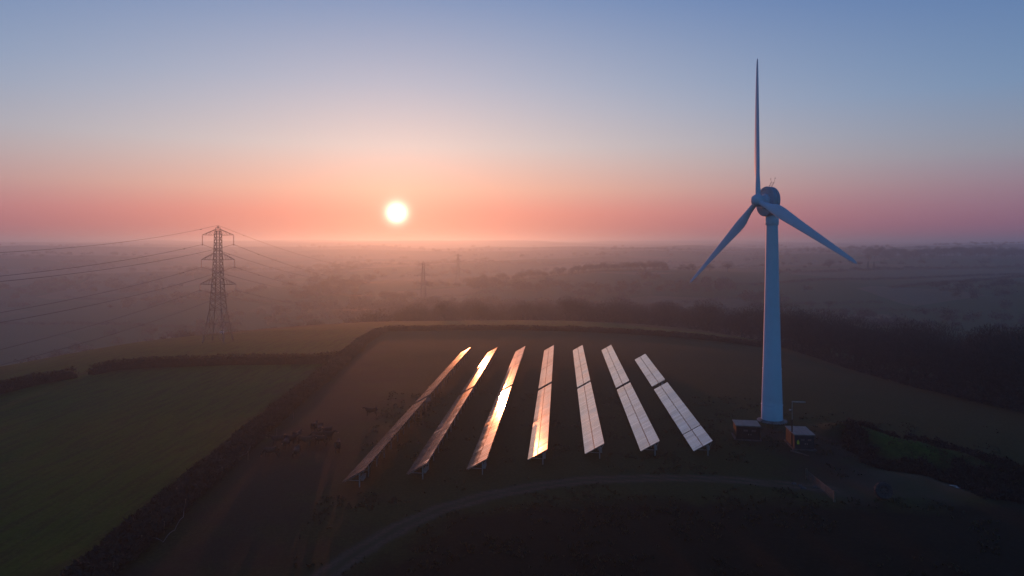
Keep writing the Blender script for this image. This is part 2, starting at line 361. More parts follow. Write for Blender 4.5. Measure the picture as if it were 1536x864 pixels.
def ground_mat():
    m = bpy.data.materials.new('pasture'); m.use_nodes = True; t = m.node_tree; b = t.nodes['Principled BSDF']; NN = t.nodes; LL = t.links
    geo = NN.new('ShaderNodeNewGeometry')
    def noi(sc, det=5, rough=.6, vec=None, stretch=None):
        n = NN.new('ShaderNodeTexNoise'); n.inputs['Scale'].default_value = sc; n.inputs['Detail'].default_value = det; n.inputs['Roughness'].default_value = rough
        src = geo.outputs['Position']
        if stretch:
            mp = NN.new('ShaderNodeMapping'); mp.inputs['Rotation'].default_value = (0,0,stretch[1]); mp.inputs['Scale'].default_value = (1,stretch[0],1)
            LL.new(src, mp.inputs['Vector']); src = mp.outputs[0]
        LL.new(src, n.inputs['Vector']); return n.outputs['Fac']
    def rmp(x, a, ca_, b_, cb):
        r = NN.new('ShaderNodeValToRGB'); r.color_ramp.elements[0].position = a; r.color_ramp.elements[1].position = b_
        r.color_ramp.elements[0].color = (*ca_, 1); r.color_ramp.elements[1].color = (*cb, 1); LL.new(x, r.inputs[0]); return r.outputs[0]
    def mix(f, a, b_, bt='MIX'):
        n = NN.new('ShaderNodeMix'); n.data_type = 'RGBA'; n.blend_type = bt
        if isinstance(f, float): n.inputs[0].default_value = f
        else: LL.new(f, n.inputs[0])
        for v, i in ((a, 6), (b_, 7)):
            if isinstance(v, tuple): n.inputs[i].default_value = (*v, 1)
            else: LL.new(v, n.inputs[i])
        return n.outputs[2]
    at = NN.new('ShaderNodeVertexColor'); at.layer_name = 'zones'; s = NN.new('ShaderNodeSeparateColor'); LL.new(at.outputs['Color'], s.inputs[0])
    big = noi(.035, 4); mid = noi(.33, 6, .7); fine = noi(2.2, 6, .75); drill = noi(.9, 4, .6, None, (.12, R(-32)))
    past = mix(big, (.018,.030,.006), (.030,.044,.009)); past = mix(mid, past, (.036,.042,.014))
    past = mix(rmp(fine, .42, (0,0,0), .72, (1,1,1)), past, (.060,.074,.024))
    green = mix(big, (.030,.080,.006), (.044,.100,.009)); green = mix(rmp(drill, .45, (0,0,0), .6, (.7,.7,.7)), green, (.020,.034,.010)); green = mix(rmp(fine, .45, (0,0,0), .75, (1,1,1)), green, (.080,.120,.030))
    mudc = mix(mid, (.030,.019,.015), (.048,.032,.024)); mudc = mix(rmp(fine, .5, (0,0,0), .75, (.8,.8,.8)), mudc, (.040,.040,.020))
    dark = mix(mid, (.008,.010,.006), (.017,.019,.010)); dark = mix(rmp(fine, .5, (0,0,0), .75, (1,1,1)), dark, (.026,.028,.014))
    trc = mix(mid, (.090,.062,.040), (.160,.115,.075)); trc = mix(rmp(fine, .45, (0,0,0), .75, (1,1,1)), trc, (.040,.036,.022))
    # fields far off: patchwork of pasture, stubble and plough
    vor = NN.new('ShaderNodeTexVoronoi'); vor.inputs['Scale'].default_value = .0055; vor.inputs['Randomness'].default_value = .9; LL.new(geo.outputs['Position'], vor.inputs['Vector'])
    sv = NN.new('ShaderNodeSeparateColor'); LL.new(vor.outputs['Color'], sv.inputs[0])
    farc = rmp(sv.outputs[0], .2, (.060,.105,.030), .85, (.150,.140,.075)); farc = mix(rmp(mid, .35, (0,0,0), .75, (.6,.6,.6)), farc, (.070,.075,.035))
    ln = NN.new('ShaderNodeVectorMath'); ln.operation = 'LENGTH'; LL.new(geo.outputs['Position'], ln.inputs[0])
    fm = NN.new('ShaderNodeMapRange'); fm.inputs['From Min'].default_value = 330; fm.inputs['From Max'].default_value = 380; LL.new(ln.outputs['Value'], fm.inputs['Value'])
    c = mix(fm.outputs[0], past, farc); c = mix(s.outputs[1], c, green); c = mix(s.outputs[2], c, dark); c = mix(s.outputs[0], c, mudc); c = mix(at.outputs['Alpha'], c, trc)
    LL.new(c, b.inputs['Base Color']); b.inputs['Roughness'].default_value = .95; b.inputs['Specular IOR Level'].default_value = .08
    bp = NN.new('ShaderNodeBump'); bp.inputs['Strength'].default_value = .35; bp.inputs['Distance'].default_value = .12; LL.new(fine, bp.inputs['Height'])
    bp2 = NN.new('ShaderNodeBump'); bp2.inputs['Strength'].default_value = .2; bp2.inputs['Distance'].default_value = .3; LL.new(mid, bp2.inputs['Height']); LL.new(bp.outputs[0], bp2.inputs['Normal'])
    LL.new(bp2.outputs[0], b.inputs['Normal'])
    return m
me_o.data.materials.append(ground_mat())

# tussocks of rank grass on the verge, bank and field (one mass)
def scatter_tufts():
    V = []; Fc = []
    n = 26000
    k1 = rng.integers(0, 4, n)
    ang_ = rng.uniform(-.62, .62, n); r1 = rng.uniform(62, 150, n)
    x = r1*np.sin(ang_); y = r1*np.cos(ang_)
    dens = vnoise(x, y, 6, 41)*vnoise(x, y, 1.5, 42)
    vg = inside(x, y, verge) | (dist_pl(x, y, bank) < 4)
    keep = ((dens > .36) | (vg & (dens > .12))) & (dist_pl(x, y, track_pl) > 1.4) & ~inside(x, y, mudyard) & ~inside(x, y, cattle) & ~inside(x, y, leftf)
    x = x[keep]; y = y[keep]; z = zf(x, y); n = len(x)
    for q in range(5):
        a = rng.uniform(0, 2*PI, n); h = rng.uniform(.10, .30, n); wd = rng.uniform(.06, .16, n); lx = rng.normal(0, .12, n); ly = rng.normal(0, .12, n)
        b = len(V)*0
        p0 = np.stack([x-np.cos(a)*wd, y-np.sin(a)*wd, z-.03], -1); p1 = np.stack([x+np.cos(a)*wd, y+np.sin(a)*wd, z-.03], -1); p2 = np.stack([x+lx, y+ly, z+h], -1)
        V.append(np.stack([p0, p1, p2], 1).reshape(-1, 3))
    V = np.concatenate(V); Fc = np.arange(len(V)).reshape(-1, 3)
    o = mesh_obj('grass_tufts', V, Fc, mat('rank_grass', (.050,.048,.024), .9, noise=(.3,.6,1.5)))
    tag(o, 'tufts of rough winter grass scattered over the hilltop fields', 'grass', kind='stuff')
scatter_tufts()

# ------------------------------------------------------------ wind turbine
TB = np.array([47.09, 123.65]); tz = zt(*TB)
tur = empty('wind_turbine', (TB[0], TB[1], tz)); tag(tur, 'tall white three bladed wind turbine with round disc generator, right of the solar rows', 'wind turbine')
HH = 39.6-tz
m = MB(); m.lathe([(1.86,.35),(1.83,3.0),(1.80,3.05),(1.78,4.0),(1.62,9.5),(1.60,9.55),(1.36,19.5),(1.34,19.6),(1.02,35.5)], 40); m.build('tower', M['white'], tur, True)
for zz, r_ in ((3.0,1.87),(9.5,1.655),(19.5,1.385)):
    m = MB(); m.lathe([(r_,zz-.05),(r_+.012,zz-.03),(r_+.012,zz+.05),(r_,zz+.07)], 40); m.build('tower_flange', M['white'], tur, True)
m = MB(); m.lathe([(1.06,35.4),(1.16,35.55),(1.18,36.6),(1.10,36.7)], 36); m.build('tower_head', M['white'], tur, True)
m = MB(); m.lathe([(2.6,-.6),(2.6,.12),(2.45,.16)], 40); m.lathe([(2.1,.1),(2.1,.34),(2.0,.36)], 40); m.build('foundation', M['concrete'], tur)
psi, tau, dl, RB, ovh = -1.3005, .0756, -.1108, 26.77, 2.93
n_ = Vector((math.sin(psi)*math.cos(tau), -math.cos(psi)*math.cos(tau), math.sin(tau))).normalized()
u_ = Vector((math.cos(psi), math.sin(psi), 0)); v_ = u_.cross(n_).normalized()
if v_.z < 0: v_ = -v_
hubc = Vector((0,0,HH))+n_*ovh
Mn = Matrix((u_, v_, n_)).transposed()                       # local z = towards the nose
def Mat4(o): return Matrix.Translation(o) @ Mn.to_4x4()
HC = Vector((0,0,HH))
nac = MB(); nac.lathe([(.55,-1.10),(.9,-.95),(1.0,-.6),(1.05,.5)], 32, M=Mat4(HC)); nb = nac.build('nacelle', M['white'], tur, True)
o_ = -1.0
def gz(l): return [(r_, z_+o_) for r_, z_ in l]
g = MB(); g.lathe(gz([(1.0,1.08),(2.45,1.12),(2.62,1.18),(2.70,1.30),(2.71,1.72),(2.70,1.73),(2.60,1.75),(2.60,1.83),(2.70,1.85),(2.71,1.86),(2.71,2.38),(2.66,2.48),(2.52,2.52),(2.20,2.53),(2.17,2.46),(1.40,2.46)]), 64, M=Mat4(HC))
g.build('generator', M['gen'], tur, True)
g = MB(); g.lathe(gz([(1.36,2.42),(1.36,2.72),(1.28,2.80),(1.02,2.81),(1.00,3.0),(.88,3.04),(.86,3.5)]), 44, M=Mat4(HC)); g.build('bearing_collar', M['white'], tur, True)
g = MB(); g.lathe([(1.12,HH-3.3),(1.16,HH-2.9),(1.16,HH-1.0)], 28); g.build('yaw_section', M['white'], tur, True)
hb = MB(); hb.lathe([(.75,-.85),(.98,-.75),(1.08,-.35),(1.10,.15),(1.0,.65),(.78,.98),(.45,1.2),(.12,1.28)], 36, M=Mat4(hubc)); hubo = hb.build('hub', M['white'], tur, True)
# weather mast on the generator's top
mt = MB(); b0 = HC+n_*.4+Vector((0,0,2.62)); ld = Vector((.55,.2,.95))
for off in (Vector((-.24,.05,0)), Vector((.24,-.05,0))):
    mt.bar(b0+off, b0+off+ld, .05)
for s_ in (.3,.65,1.0): mt.bar(b0+Vector((-.24,.05,0))+ld*s_, b0+Vector((.24,-.05,0))+ld*s_, .045)
mt.bar(b0+Vector((-.24,.05,0))+ld, b0+Vector((-.34,.05,.55))+ld, .03); mt.bar(b0+Vector((.24,-.05,0))+ld, b0+Vector((.42,-.05,.70))+ld, .03)
mt.box(b0+Vector((-.34,.05,.60))+ld, (.13,.13,.12)); mt.box(b0+Vector((.44,-.05,.74))+ld, (.18,.04,.12))
mt.build('weather_mast', M['dsteel'], tur)
def blade(k):
    a = dl+k*2*PI/3; d = (v_*math.cos(a)+u_*math.sin(a)).normalized(); t = (v_*-math.sin(a)+u_*math.cos(a)).normalized()  # t: clockwise tangent
    te = -t                                                           # trailing edge lies on the anticlockwise side
    st = [0,.02,.05,.09,.13,.17,.21,.26,.33,.42,.52,.62,.72,.82,.90,.95,.98,.995,1.0]
    ch = [.92,.92,.96,1.15,1.50,1.86,2.04,2.04,1.88,1.66,1.45,1.26,1.07,.87,.70,.58,.44,.26,.06]
    th = [.92,.92,.90,.82,.68,.56,.47,.42,.36,.30,.245,.20,.16,.125,.095,.075,.05,.03,.01]
    V = []; n = 20
    for s_, c_, h_ in zip(st, ch, th):
        p = hubc+d*(.75+s_*(RB-.75))
        tw = R(16)*(1-s_)**2+R(2) if s_ > .05 else R(18)
        cd = te*math.cos(tw)-n_*math.sin(tw); nd_ = n_*math.cos(tw)+te*math.sin(tw)
        bl = min(1, max(0, (s_-.04)/.13))
        for j in range(n):
            q = 2*PI*j/n; x = math.cos(q); y = math.sin(q)
            # round root blending to an aerofoil: sharp trailing edge (x=1)
            xa = x*.5+.18*bl; ya = y*.5*(1-bl*.55*max(0, x)**1.0)
            V.append(p+cd*(xa*c_)+nd_*(ya*h_))
    Fc = []
    for i in range(len(st)-1):
        for j in range(n): Fc.append((i*n+j, i*n+(j+1) % n, (i+1)*n+(j+1) % n, (i+1)*n+j))
    Fc.append(tuple((len(st)-1)*n+j for j in range(n)))
    o = mesh_obj('blade', V, Fc, M['white'], tur, True)
    c = MB(); Mk = Matrix((t, n_, d)).transposed().to_4x4(); Mk.translation = hubc
    c.lathe([(.60,.45),(.60,1.02),(.55,1.06),(.50,1.07)], 28, M=Mk); c.build('blade_root_collar', M['white'], o, True)
for k_ in range(3): blade(k_)

# ------------------------------------------------------------ solar rows
TILT = R(29.7); SL = 3.34; MW = .99
lo = [(513,723.3),(608.8,712),(699,705),(791,690),(877,681),(960.5,677),(1040,677)]
gapp = [(617,606),(685.6,592),(743.4,589),(806,585),(865.7,583),(925,583.7),(981,583)]
farp = [(695,529),(734.4,529),(773.5,526.7),(816.5,526),(857.7,525.4),(899.8,525.4),(950.4,539)]
dirr = Vector((math.sin(R(4.05)), math.cos(R(4.05)), 0)); sid = Vector((dirr.y, -dirr.x, 0))
ordn = ['leftmost','second','third','middle','fifth','sixth','rightmost']
me_mod = None
def module_mesh():
    mb = MB(); w2, h2, t_ = (MW-.02)/2, 1.64/2, .04
    V = [(-w2,-h2,0),(w2,-h2,0),(w2,h2,0),(-w2,h2,0)]; e_ = .036
    Vi = [(-w2+e_,-h2+e_,0),(w2-e_,-h2+e_,0),(w2-e_,h2-e_,0),(-w2+e_,h2-e_,0)]
    Vg = [(x,y,-.004) for x,y,_ in Vi]; Vb = [(x,y,-t_) for x,y,_ in V]
    mb.add(V+Vi+Vg+Vb, [(0,1,5,4),(1,2,6,5),(2,3,7,6),(3,0,4,7),(4,5,9,8),(5,6,10,9),(6,7,11,10),(7,4,8,11),(0,12,13,1),(1,13,14,2),(2,14,15,3),(3,15,12,0),(15,14,13,12)], 1)
    mb.add(Vg, [(0,1,2,3)], 0)
    return mb
proto_mod = module_mesh().build('solar_panel', [M['pv'], M['alu']]); col.objects.unlink(proto_mod); MODME = proto_mod.data
leg_me = {}
def solar_table(A, length, z0, z1, label, seams):
    nm = int(length/MW)
    root = empty('solar_array', (A.x, A.y, A.z)); tag(root, label, 'solar array', 'solar arrays standing in seven parallel rows on the grass')
    slope = math.atan2(z1-z0, length)
    ex = Vector((dirr.x, dirr.y, math.tan(slope))).normalized()
    up = sid*math.cos(TILT)+Vector((0,0,1))*math.sin(TILT); up = (up-ex*up.dot(ex)).normalized(); nn = up.cross(ex)
    if nn.z < 0: nn = -nn
    Rm = Matrix((ex, up, nn)).transposed()
    # Rm columns must form a right-handed frame
    if Rm.determinant() < 0: Rm = Matrix((-ex, up, nn)).transposed()
    off = 0.0; i = 0; wob_ = rng.normal(0, .0035, 400)
    while i < nm:
        if i in seams: off += .30
        for j in range(2):
            o = bpy.data.objects.new('solar_panel', MODME); link(o, root)
            c = ex*((i+.5)*MW+off)+up*(.83+j*1.69)
            o.location = c
            q = Rm @ Matrix.Rotation(rng.normal(0, .005)+wob_[i//8], 3, 'X') @ Matrix.Rotation(rng.normal(0, .006)+wob_[i//5+50]*1.2, 3, 'Y')
            o.rotation_euler = q.to_euler()
        i += 1
    Lt = nm*MW+off
    pu = MB()
    for s_ in (.35, 1.35, 2.0, 3.0): pu.bar(ex*.05+up*s_-nn*.09, ex*(Lt-.05)+up*s_-nn*.09, .07, .07)
    pu.build('purlin', M['steel'], root)
    npst = max(2, int(round(Lt/4.2))+1)
    for q in range(npst):
        e = ex*(.35+(Lt-.7)*q/(npst-1))
        gz = zt(A.x+e.x+sid.x*2.2, A.y+e.y+sid.y*2.2)-A.z
        mb = MB()
        top = e+up*2.45-nn*.22; foot = Vector((top.x, top.y, gz-.3)); mb.bar(foot, top, .14, .10)
        mb.build('post', M['steel'], root)
        mb = MB(); mb.bar(e+up*.12-nn*.17, e+up*3.2-nn*.17, .09, .07)
        mb.bar(Vector((top.x, top.y, (gz+top.z)*.42)), e+up*.75-nn*.22, .07, .06); mb.bar(Vector((top.x,top.y,gz+.9)), e+up*3.1-nn*.22, .06, .05)
        mb.build('rafter', M['steel'], root)
        if q in (0,):
            for dx_ in (.25,.8,1.35):
                mb = MB(); mb.box(foot.lerp(top,.62)+ex*(dx_+.3)+sid*.2, (.34,.22,.55)); mb.build('inverter_box', M['steel'], root)
    return root
for i in range(7):
    A0 = Vector(hit(*lo[i], .7)); zrow = float(A0.z)
    def on_level(p): d = ray_dir(*p); t_ = (zrow-CAMH)/d[2]; return Vector((d[0]*t_, d[1]*t_, zrow))
    G0 = on_level(gapp[i]); B0 = on_level(farp[i])
    A = A0.copy(); Ln = (G0-A0).dot(dirr); Lf = (B0-A0).dot(dirr)
    gl = 2.1 if i < 6 else 2.9
    zn = zt(A.x, A.y)+.72
    def pt(s_):
        p = A+dirr*s_; return Vector((p.x, p.y, 0))
    P1 = pt(Ln-.2); P2 = pt(Ln-.2+gl-.6); P3 = pt(Lf)
    zz = [zn, zt(P1.x,P1.y)+.72, zt(P2.x,P2.y)+.72, zt(P3.x,P3.y)+.72]
    f_ = np.polyfit([0,Ln,Lf],[zz[0],zz[1],zz[3]],1)
    zl = lambda s_: zrow
    name = ordn[i]
    s1 = {int(.22*Ln)} if i == 6 else set()
    cf = ' from the left' if i in (1,2,4,5) else ''
    solar_table(Vector((A.x, A.y, zl(0))), Ln-.2, zl(0), zl(Ln), f'near half of the {name} solar row{cf}, in front of its gap', s1)
    st_ = Ln+gl-.8; lf_ = Lf-st_; fr = .42 if 1 < i < 6 else (.33 if i == 6 else 2)
    p = pt(st_)
    solar_table(Vector((p.x, p.y, zl(st_))), lf_, zl(st_), zl(Lf), f'far half of the {name} solar row{cf}, beyond its gap', {int(fr*lf_/MW)})
bpy.data.objects.remove(proto_mod)

# ------------------------------------------------------------ pylons and cables
ARMS = [(37.6, 35.6, 5.3, 31.9+.5), (29.8, 27.4, 5.6, 24.9), (21.6, 19.2, 6.1, 17.2)]    # (top, level, half length, wire) above foot
LD = Vector((14,415,0)).normalized(); LS = Vector((LD.y,-LD.x,0))
def pylon(loc, scale, label, detail=True, rz=None):
    root = empty('electricity_pylon', loc); tag(root, label, 'pylon', 'lattice pylons carrying the power line')
    root.scale = (scale,)*3
    rot = math.atan2(LD.y, LD.x)-PI/2; Rz = Matrix.Rotation(rot, 3, 'Z')
    H_ = 38.4
    def hw(z): return np.interp(z, [0,10.8,21,31,36.4,38.2], [3.6,2.0,1.35,.95,.85,.45])
    k = 1.0 if detail else 1.3
    def c(z, sx, sy): w_ = hw(z); return Rz @ Vector((sx*w_, sy*w_, z))
    zs = [0,10.8,21,31,36.4,38.2]
    for sx, sy in ((-1,-1),(1,-1),(1,1),(-1,1)):
        mb = MB()
        for a, b in zip(zs[:-1], zs[1:]): mb.bar(c(a,sx,sy), c(b,sx,sy), .17*k if a < 20 else .13*k)
        mb.build('leg', M['dsteel'], root)
    mb = MB(); cor = [(-1,-1),(1,-1),(1,1),(-1,1)]
    lv = [0,5.4,10.8] + list(np.arange(13.2,38.3,1.85))
    for a, b in zip(lv[:-1], lv[1:]):
        for q in range(4):
            s1, s2 = cor[q], cor[(q+1) % 4]
            if b <= 10.8:
                mid_ = (c(b,*s1)+c(b,*s2))/2
                if a == 0: mb.bar(c(a,*s1), (c(b,*s1)+c(b,*s2))/2, .09*k); mb.bar(c(a,*s2), (c(b,*s1)+c(b,*s2))/2, .09*k)
                else:
                    lo_ = (c(a,*s1)+c(a,*s2))/2; mb.bar(lo_, c(b,*s1), .09*k); mb.bar(lo_, c(b,*s2), .09*k)
                    mb.bar(c(a,*s1), lo_.lerp(c(b,*s1),.5), .06*k); mb.bar(c(a,*s2), lo_.lerp(c(b,*s2),.5), .06*k)
                    mb.bar(c(b,*s1), c(b,*s2), .10*k)
            else:
                mb.bar(c(a,*s1), c(b,*s2), .10*k); mb.bar(c(a,*s2), c(b,*s1), .10*k)
    mb.build('lattice_bracing', M['dsteel'], root)
    for zt_, zl_, hl, wz in ARMS:
        for s in (-1, 1):
            mb = MB(); tip = Rz @ Vector((s*hl, 0, zl_+.1)); w_ = hw(zl_)
            for sy in (-1, 1):
                r0 = Rz @ Vector((s*w_, sy*w_, zl_)); r1 = Rz @ Vector((s*hw(zt_), sy*hw(zt_), zt_))
                mb.bar(r0, tip, .11*k); mb.bar(r1, tip, .10*k)
                for q in (.25,.5,.75): mb.bar(r0.lerp(tip,q), r1.lerp(tip,max(0,q-.12)), .055*k)
                for q in (.0,.33,.66): mb.bar(Rz @ Vector((s*w_, -sy*w_, zl_)) if q == 0 else (Rz @ Vector((s*w_, -sy*w_, zl_))).lerp(tip,q), r0.lerp(tip,q+.2), .05*k)
            mb.build('crossarm', M['dsteel'], root)
            mb = MB(); prof = []; nz = 14; z1 = zl_-.05; z0 = wz
            for q in range(nz+1):
                zz_ = z0+(z1-z0)*q/nz; prof.append((.13 if q % 2 else .06, zz_))
            mb.lathe(prof, 8, M=Matrix.Translation(tip-Vector((0,0,tip.z)))); mb.box((tip.x,tip.y,z0-.05),(.22,.7,.16),Rz)
            mb.build('insulator', M['ins'], root)
    mb = MB(); mb.box((0,0,38.35),(.6,.6,.3),Rz); mb.tube([(0,0,38.2),(0,0,38.9)],.06,6); mb.build('peak', M['dsteel'], root)
    return root, Rz
p1 = hit(327, 512.5); P1z = p1[2]
py1, _ = pylon(tuple(p1-[0,0,.2]), 1.035, 'large lattice pylon nearest the camera, standing on the grass at the left hill edge')
far_py = [(635, 640, 392, 'hazy lattice pylon second nearest, standing left among valley trees below the sun'),
          (687, 880, 380, 'faint lattice pylon in the haze, right behind the second one'),
          (728, 1250, 386, 'faintest lattice pylon almost lost in the haze, farthest of the line')]
pys = [(p1, 1.035)]
for px, dep, topy, lab in far_py:
    x = (px-768)/F*dep; ztop = CAMH-(topy-366)/F*dep; zb = zt(x, dep)
    s_ = (ztop-zb)/38.6; pylon((x, dep, zb-.3), s_, lab, False); pys.append((np.array([x, dep, zb]), s_))
base1 = Vector(p1)
def wire(a, b, sag, rad, label, n=40):
    pts = []
    for i in range(n+1):
        q = i/n; p = Vector(a).lerp(Vector(b), q); p.z -= 4*sag*q*(1-q); pts.append(p)
    mb = MB(); mb.tube([p-pts[0] for p in pts], rad, 5)
    # vibration dampers near each clamp
    for q in (2, n-2): mb.tube([pts[q]-pts[0]+Vector((0,-.35,-.12)), pts[q]-pts[0]+Vector((0,.35,-.12))], .09, 6)
    o = mb.build('power_cable', M['wire']); o.location = pts[0]
    tag(o, label, 'cable', 'power cables strung from the pylons'); return o
def apt(P, sc_, s, lvl):
    zt_, zl_, hl, wz = ARMS[lvl]; return Vector(P)+(LS*s*hl+Vector((0,0,wz-.05)))*sc_
lvn = ['top','middle','bottom']
P0 = np.array([-97-14*250/415, p1[1]-250, p1[2]])
for lvl in range(3):
    for s, sn in ((-1,'left'),(1,'right')):
        a = apt(p1,1.035,s,lvl); b = apt(P0,1.035,s,lvl); wire(a, b, 7.2, .042, f'cable from the {sn} end of the {lvn[lvl]} crossarm, leaving the frame left')
        b = apt(pys[1][0], pys[1][1], s, lvl); wire(a, b, 13, .045, f'cable from the {sn} end of the {lvn[lvl]} crossarm, into the valley haze')
wire(Vector(p1)+Vector((0,0,40.1)), Vector(P0)+Vector((0,0,40.1)), 8.6, .035, 'thin earth wire from the peak of the near pylon out of frame to the left')
wire(Vector(p1)+Vector((0,0,40.1)), Vector(pys[1][0])+Vector((0,0,38.6*pys[1][1])), 11, .035, 'thin earth wire from the peak of the near pylon towards the valley pylon')

# ------------------------------------------------------------ trees
def gen_tree(seed, h, spread, evergreen=False, upright=.5):
    rs = random.Random(seed); tr = MB(); tw_v = []
    tips = []
    def br(p, d, ln, rad, dep):
        pts = [p]; rads = [rad]; q = p; dd = d
        for s_ in range(3 if dep < 3 else 2):
            dd = (dd+Vector((rs.gauss(0,.14),rs.gauss(0,.14),rs.gauss(.04,.08)))).normalized(); q = q+dd*ln/(3 if dep < 3 else 2); pts.append(q); rads.append(rad*(1-.45*(s_+1)/3))
        if dep <= 2: tr.tube(pts, rads, 6 if dep else 8, cap=False)
        else:
            for a, b in zip(pts[:-1], pts[1:]):
                side = (b-a).cross(Vector((rs.gauss(0,1),rs.gauss(0,1),rs.gauss(0,1)))).normalized()*max(rad, .028)*1.1
                tw_v.append((a-side, a+side, b))
        if dep >= 5: tips.append(q); return
        nch = 4 if dep == 0 else (4 if dep < 3 else 4)
        for c in range(nch):
            st = rs.uniform(.45, 1.0) if c else 1.0
            o = pts[0].lerp(pts[-1], st) if dep else pts[-1].lerp(pts[1], rs.uniform(0,.35))
            a = rs.uniform(0, 2*PI)+c*2*PI/nch; sp_ = rs.uniform(.45,.95)*spread
            nd2 = (dd*1.0+Vector((math.cos(a),math.sin(a),0))*sp_+Vector((0,0,upright*.25))).normalized()
            br(o, nd2, ln*rs.uniform(.58,.80)*(1.15 if dep == 0 else 1), rad*.56, dep+1)
    br(Vector((0,0,-.4)), Vector((rs.gauss(0,.05),rs.gauss(0,.05),1)).normalized(), h*.27, h*.026, 0)
    for tp in tips:
        for c in range(2):
            d = Vector((rs.gauss(0,1),rs.gauss(0,1),rs.gauss(.2,.8))).normalized()*rs.uniform(.5,1.1); side = d.cross(Vector((rs.gauss(0,1),rs.gauss(0,1),1))).normalized()*.045
            tw_v.append((tp-side, tp+side, tp+d))
    if evergreen:
        for tp in tips[::1]:
            for c in range(5):
                o = tp+Vector((rs.gauss(0,.45),rs.gauss(0,.45),rs.gauss(0,.3))); d = Vector((rs.gauss(0,1),rs.gauss(0,1),rs.gauss(0,.5))).normalized()*rs.uniform(.25,.6); s2 = d.cross(Vector((rs.gauss(0,1),rs.gauss(0,1),1))).normalized()*.28
                tw_v.append((o-s2, o+s2, o+d))
    for _ in range(2600):
        q = rs.random()**.45; th_ = rs.uniform(0,2*PI); cz = rs.uniform(-.95,1); sn = math.sqrt(1-cz*cz)
        o = Vector((q*sn*math.cos(th_)*.40*h*spread, q*sn*math.sin(th_)*.40*h*spread, .58*h+q*cz*.38*h))
        d = Vector((o.x, o.y, (o.z-.3*h))).normalized()+Vector((rs.gauss(0,.4),rs.gauss(0,.4),rs.gauss(.1,.3))); d = d.normalized()*rs.uniform(.6,1.5); side = d.cross(Vector((rs.gauss(0,1),rs.gauss(0,1),1))).normalized()*.05
        tw_v.append((o-side, o+side, o+d))
    V = np.array([list(v) for t_ in tw_v for v in t_])
    def dome(P):
        c = np.array([0,0,.50*h]); q = (P-c)/np.array([.46*h*spread,.46*h*spread,.50*h]); q[:,2] = np.where(q[:,2] < 0, q[:,2]*.3, q[:,2]); k_ = np.linalg.norm(q,axis=1)+1e-6
        f_ = (1/(1+k_**5))**.2; w_ = np.clip((P[:,2]-.15*h)/(.2*h),0,1)[:,None]
        return P*(1-w_)+(c+(P-c)*f_[:,None])*w_
    V = dome(V); tr.v = [tuple(p) for p in dome(np.array(tr.v))]
    zm = V[:,2].max(); sc_ = h/zm; V *= sc_; tr.v = [tuple(np.array(v)*sc_) for v in tr.v]
    return tr, V
TREES = []
for i in range(7): TREES.append((gen_tree(100+i, 16, [1.0,.85,1.15,.9,1.05,.75,1.1][i]), M['twig'], 16))
EV = [(gen_tree(300+i, 15, [.9,1.1][i], True, .3), M['ever'], 15) for i in range(2)]
def conifer(seed):
    rs = random.Random(seed); tr = MB(); tr.tube([(0,0,-.4),(0,0,6),(0,0,13)],[.3,.2,.03],7)
    V = []
    for _ in range(2600):
        z = rs.uniform(1.2, 13)**1.0; r_ = (13.4-z)*.26*rs.uniform(.3,1.05); a = rs.uniform(0,2*PI); o = Vector((r_*math.cos(a), r_*math.sin(a), z-r_*.25))
        d = Vector((math.cos(a),math.sin(a),-.3))*rs.uniform(.4,.9); s2 = d.cross(Vector((0,0,1)))*rs.uniform(.2,.5); V += [o-s2, o+s2, o+d]
    return (tr, np.array([list(v) for v in V])), M['ever'], 13
CO = [conifer(5)]
def to_mesh(name, item):
    (tr, V), mt_, h = item
    a = tr.build('trunk', M['trunk']); b = mesh_obj('crown', V, np.arange(len(V)).reshape(-1,3), mt_)
    am, bm_ = a.data, b.data; bpy.data.objects.remove(a); bpy.data.objects.remove(b); return am, bm_, h
TM = [to_mesh('t', t) for t in TREES]; EM = [to_mesh('t', t) for t in EV]; CM = [to_mesh('t', t) for t in CO]
def tree(x, y, h, label, group=None, protos=TM, name='bare_tree', sink=0, wide=1.0, k=None):
    am, bm_, h0 = protos[random.randrange(len(protos)) if k is None else k % len(protos)]
    r = empty(name, (x, y, zt(x, y)-sink), random.uniform(0, 2*PI)); s_ = h/h0; r.scale = (s_*wide, s_*wide*random.uniform(.92,1.08), s_)
    tag(r, label, 'tree', group)
    link(bpy.data.objects.new('trunk', am), r); link(bpy.data.objects.new('crown', bm_), r); return r
def at_az(px, r): a = px_az(px); return r*math.sin(a), r*math.cos(a)
UG = []
def belt(p0, p1, n, u0, u1, h0, h1, label, group, jit=1.0, where=None):
    for i in range(n):
        px = p0+(p1-p0)*(i+.5+random.uniform(-.5,.5)*jit)/n; u = u0+(u1-u0)*random.random()
        r = float(Ef(px_az(px)))+u; x, y = at_az(px, r); q = (px-p0)/(p1-p0)
        hf = random.uniform(.68,1.2); lb = ('low ' if hf < .86 else 'tall ' if hf > 1.05 else 'middling ')+label
        if where: lb += ', '+[w_ for p_, w_ in where if px >= p_][-1]
        tree(x, y, (h0+(h1-h0)*q)*hf, lb, group, wide=random.uniform(1.0,1.35))
    for i in range(n*5):
        px = random.uniform(p0, p1); r = float(Ef(px_az(px)))+random.uniform(u0, u1); UG.append((*at_az(px, r), random.uniform(3,6.5)))
WR = [(0,'close behind the turbine tower'),(1230,'below the right blade tip'),(1380,'towards the right frame edge'),(1500,'at the right frame edge')]
WM = [(0,'beyond the hedge corner'),(720,'behind the middle solar rows'),(900,'behind the rightmost rows'),(1040,'just left of the tower')]
belt(1150, 1640, 34, 5, 16, 14, 18.5, 'bare tree in the front rank of the dark belt', 'front rank of the dark tree belt right of the turbine', where=WR)
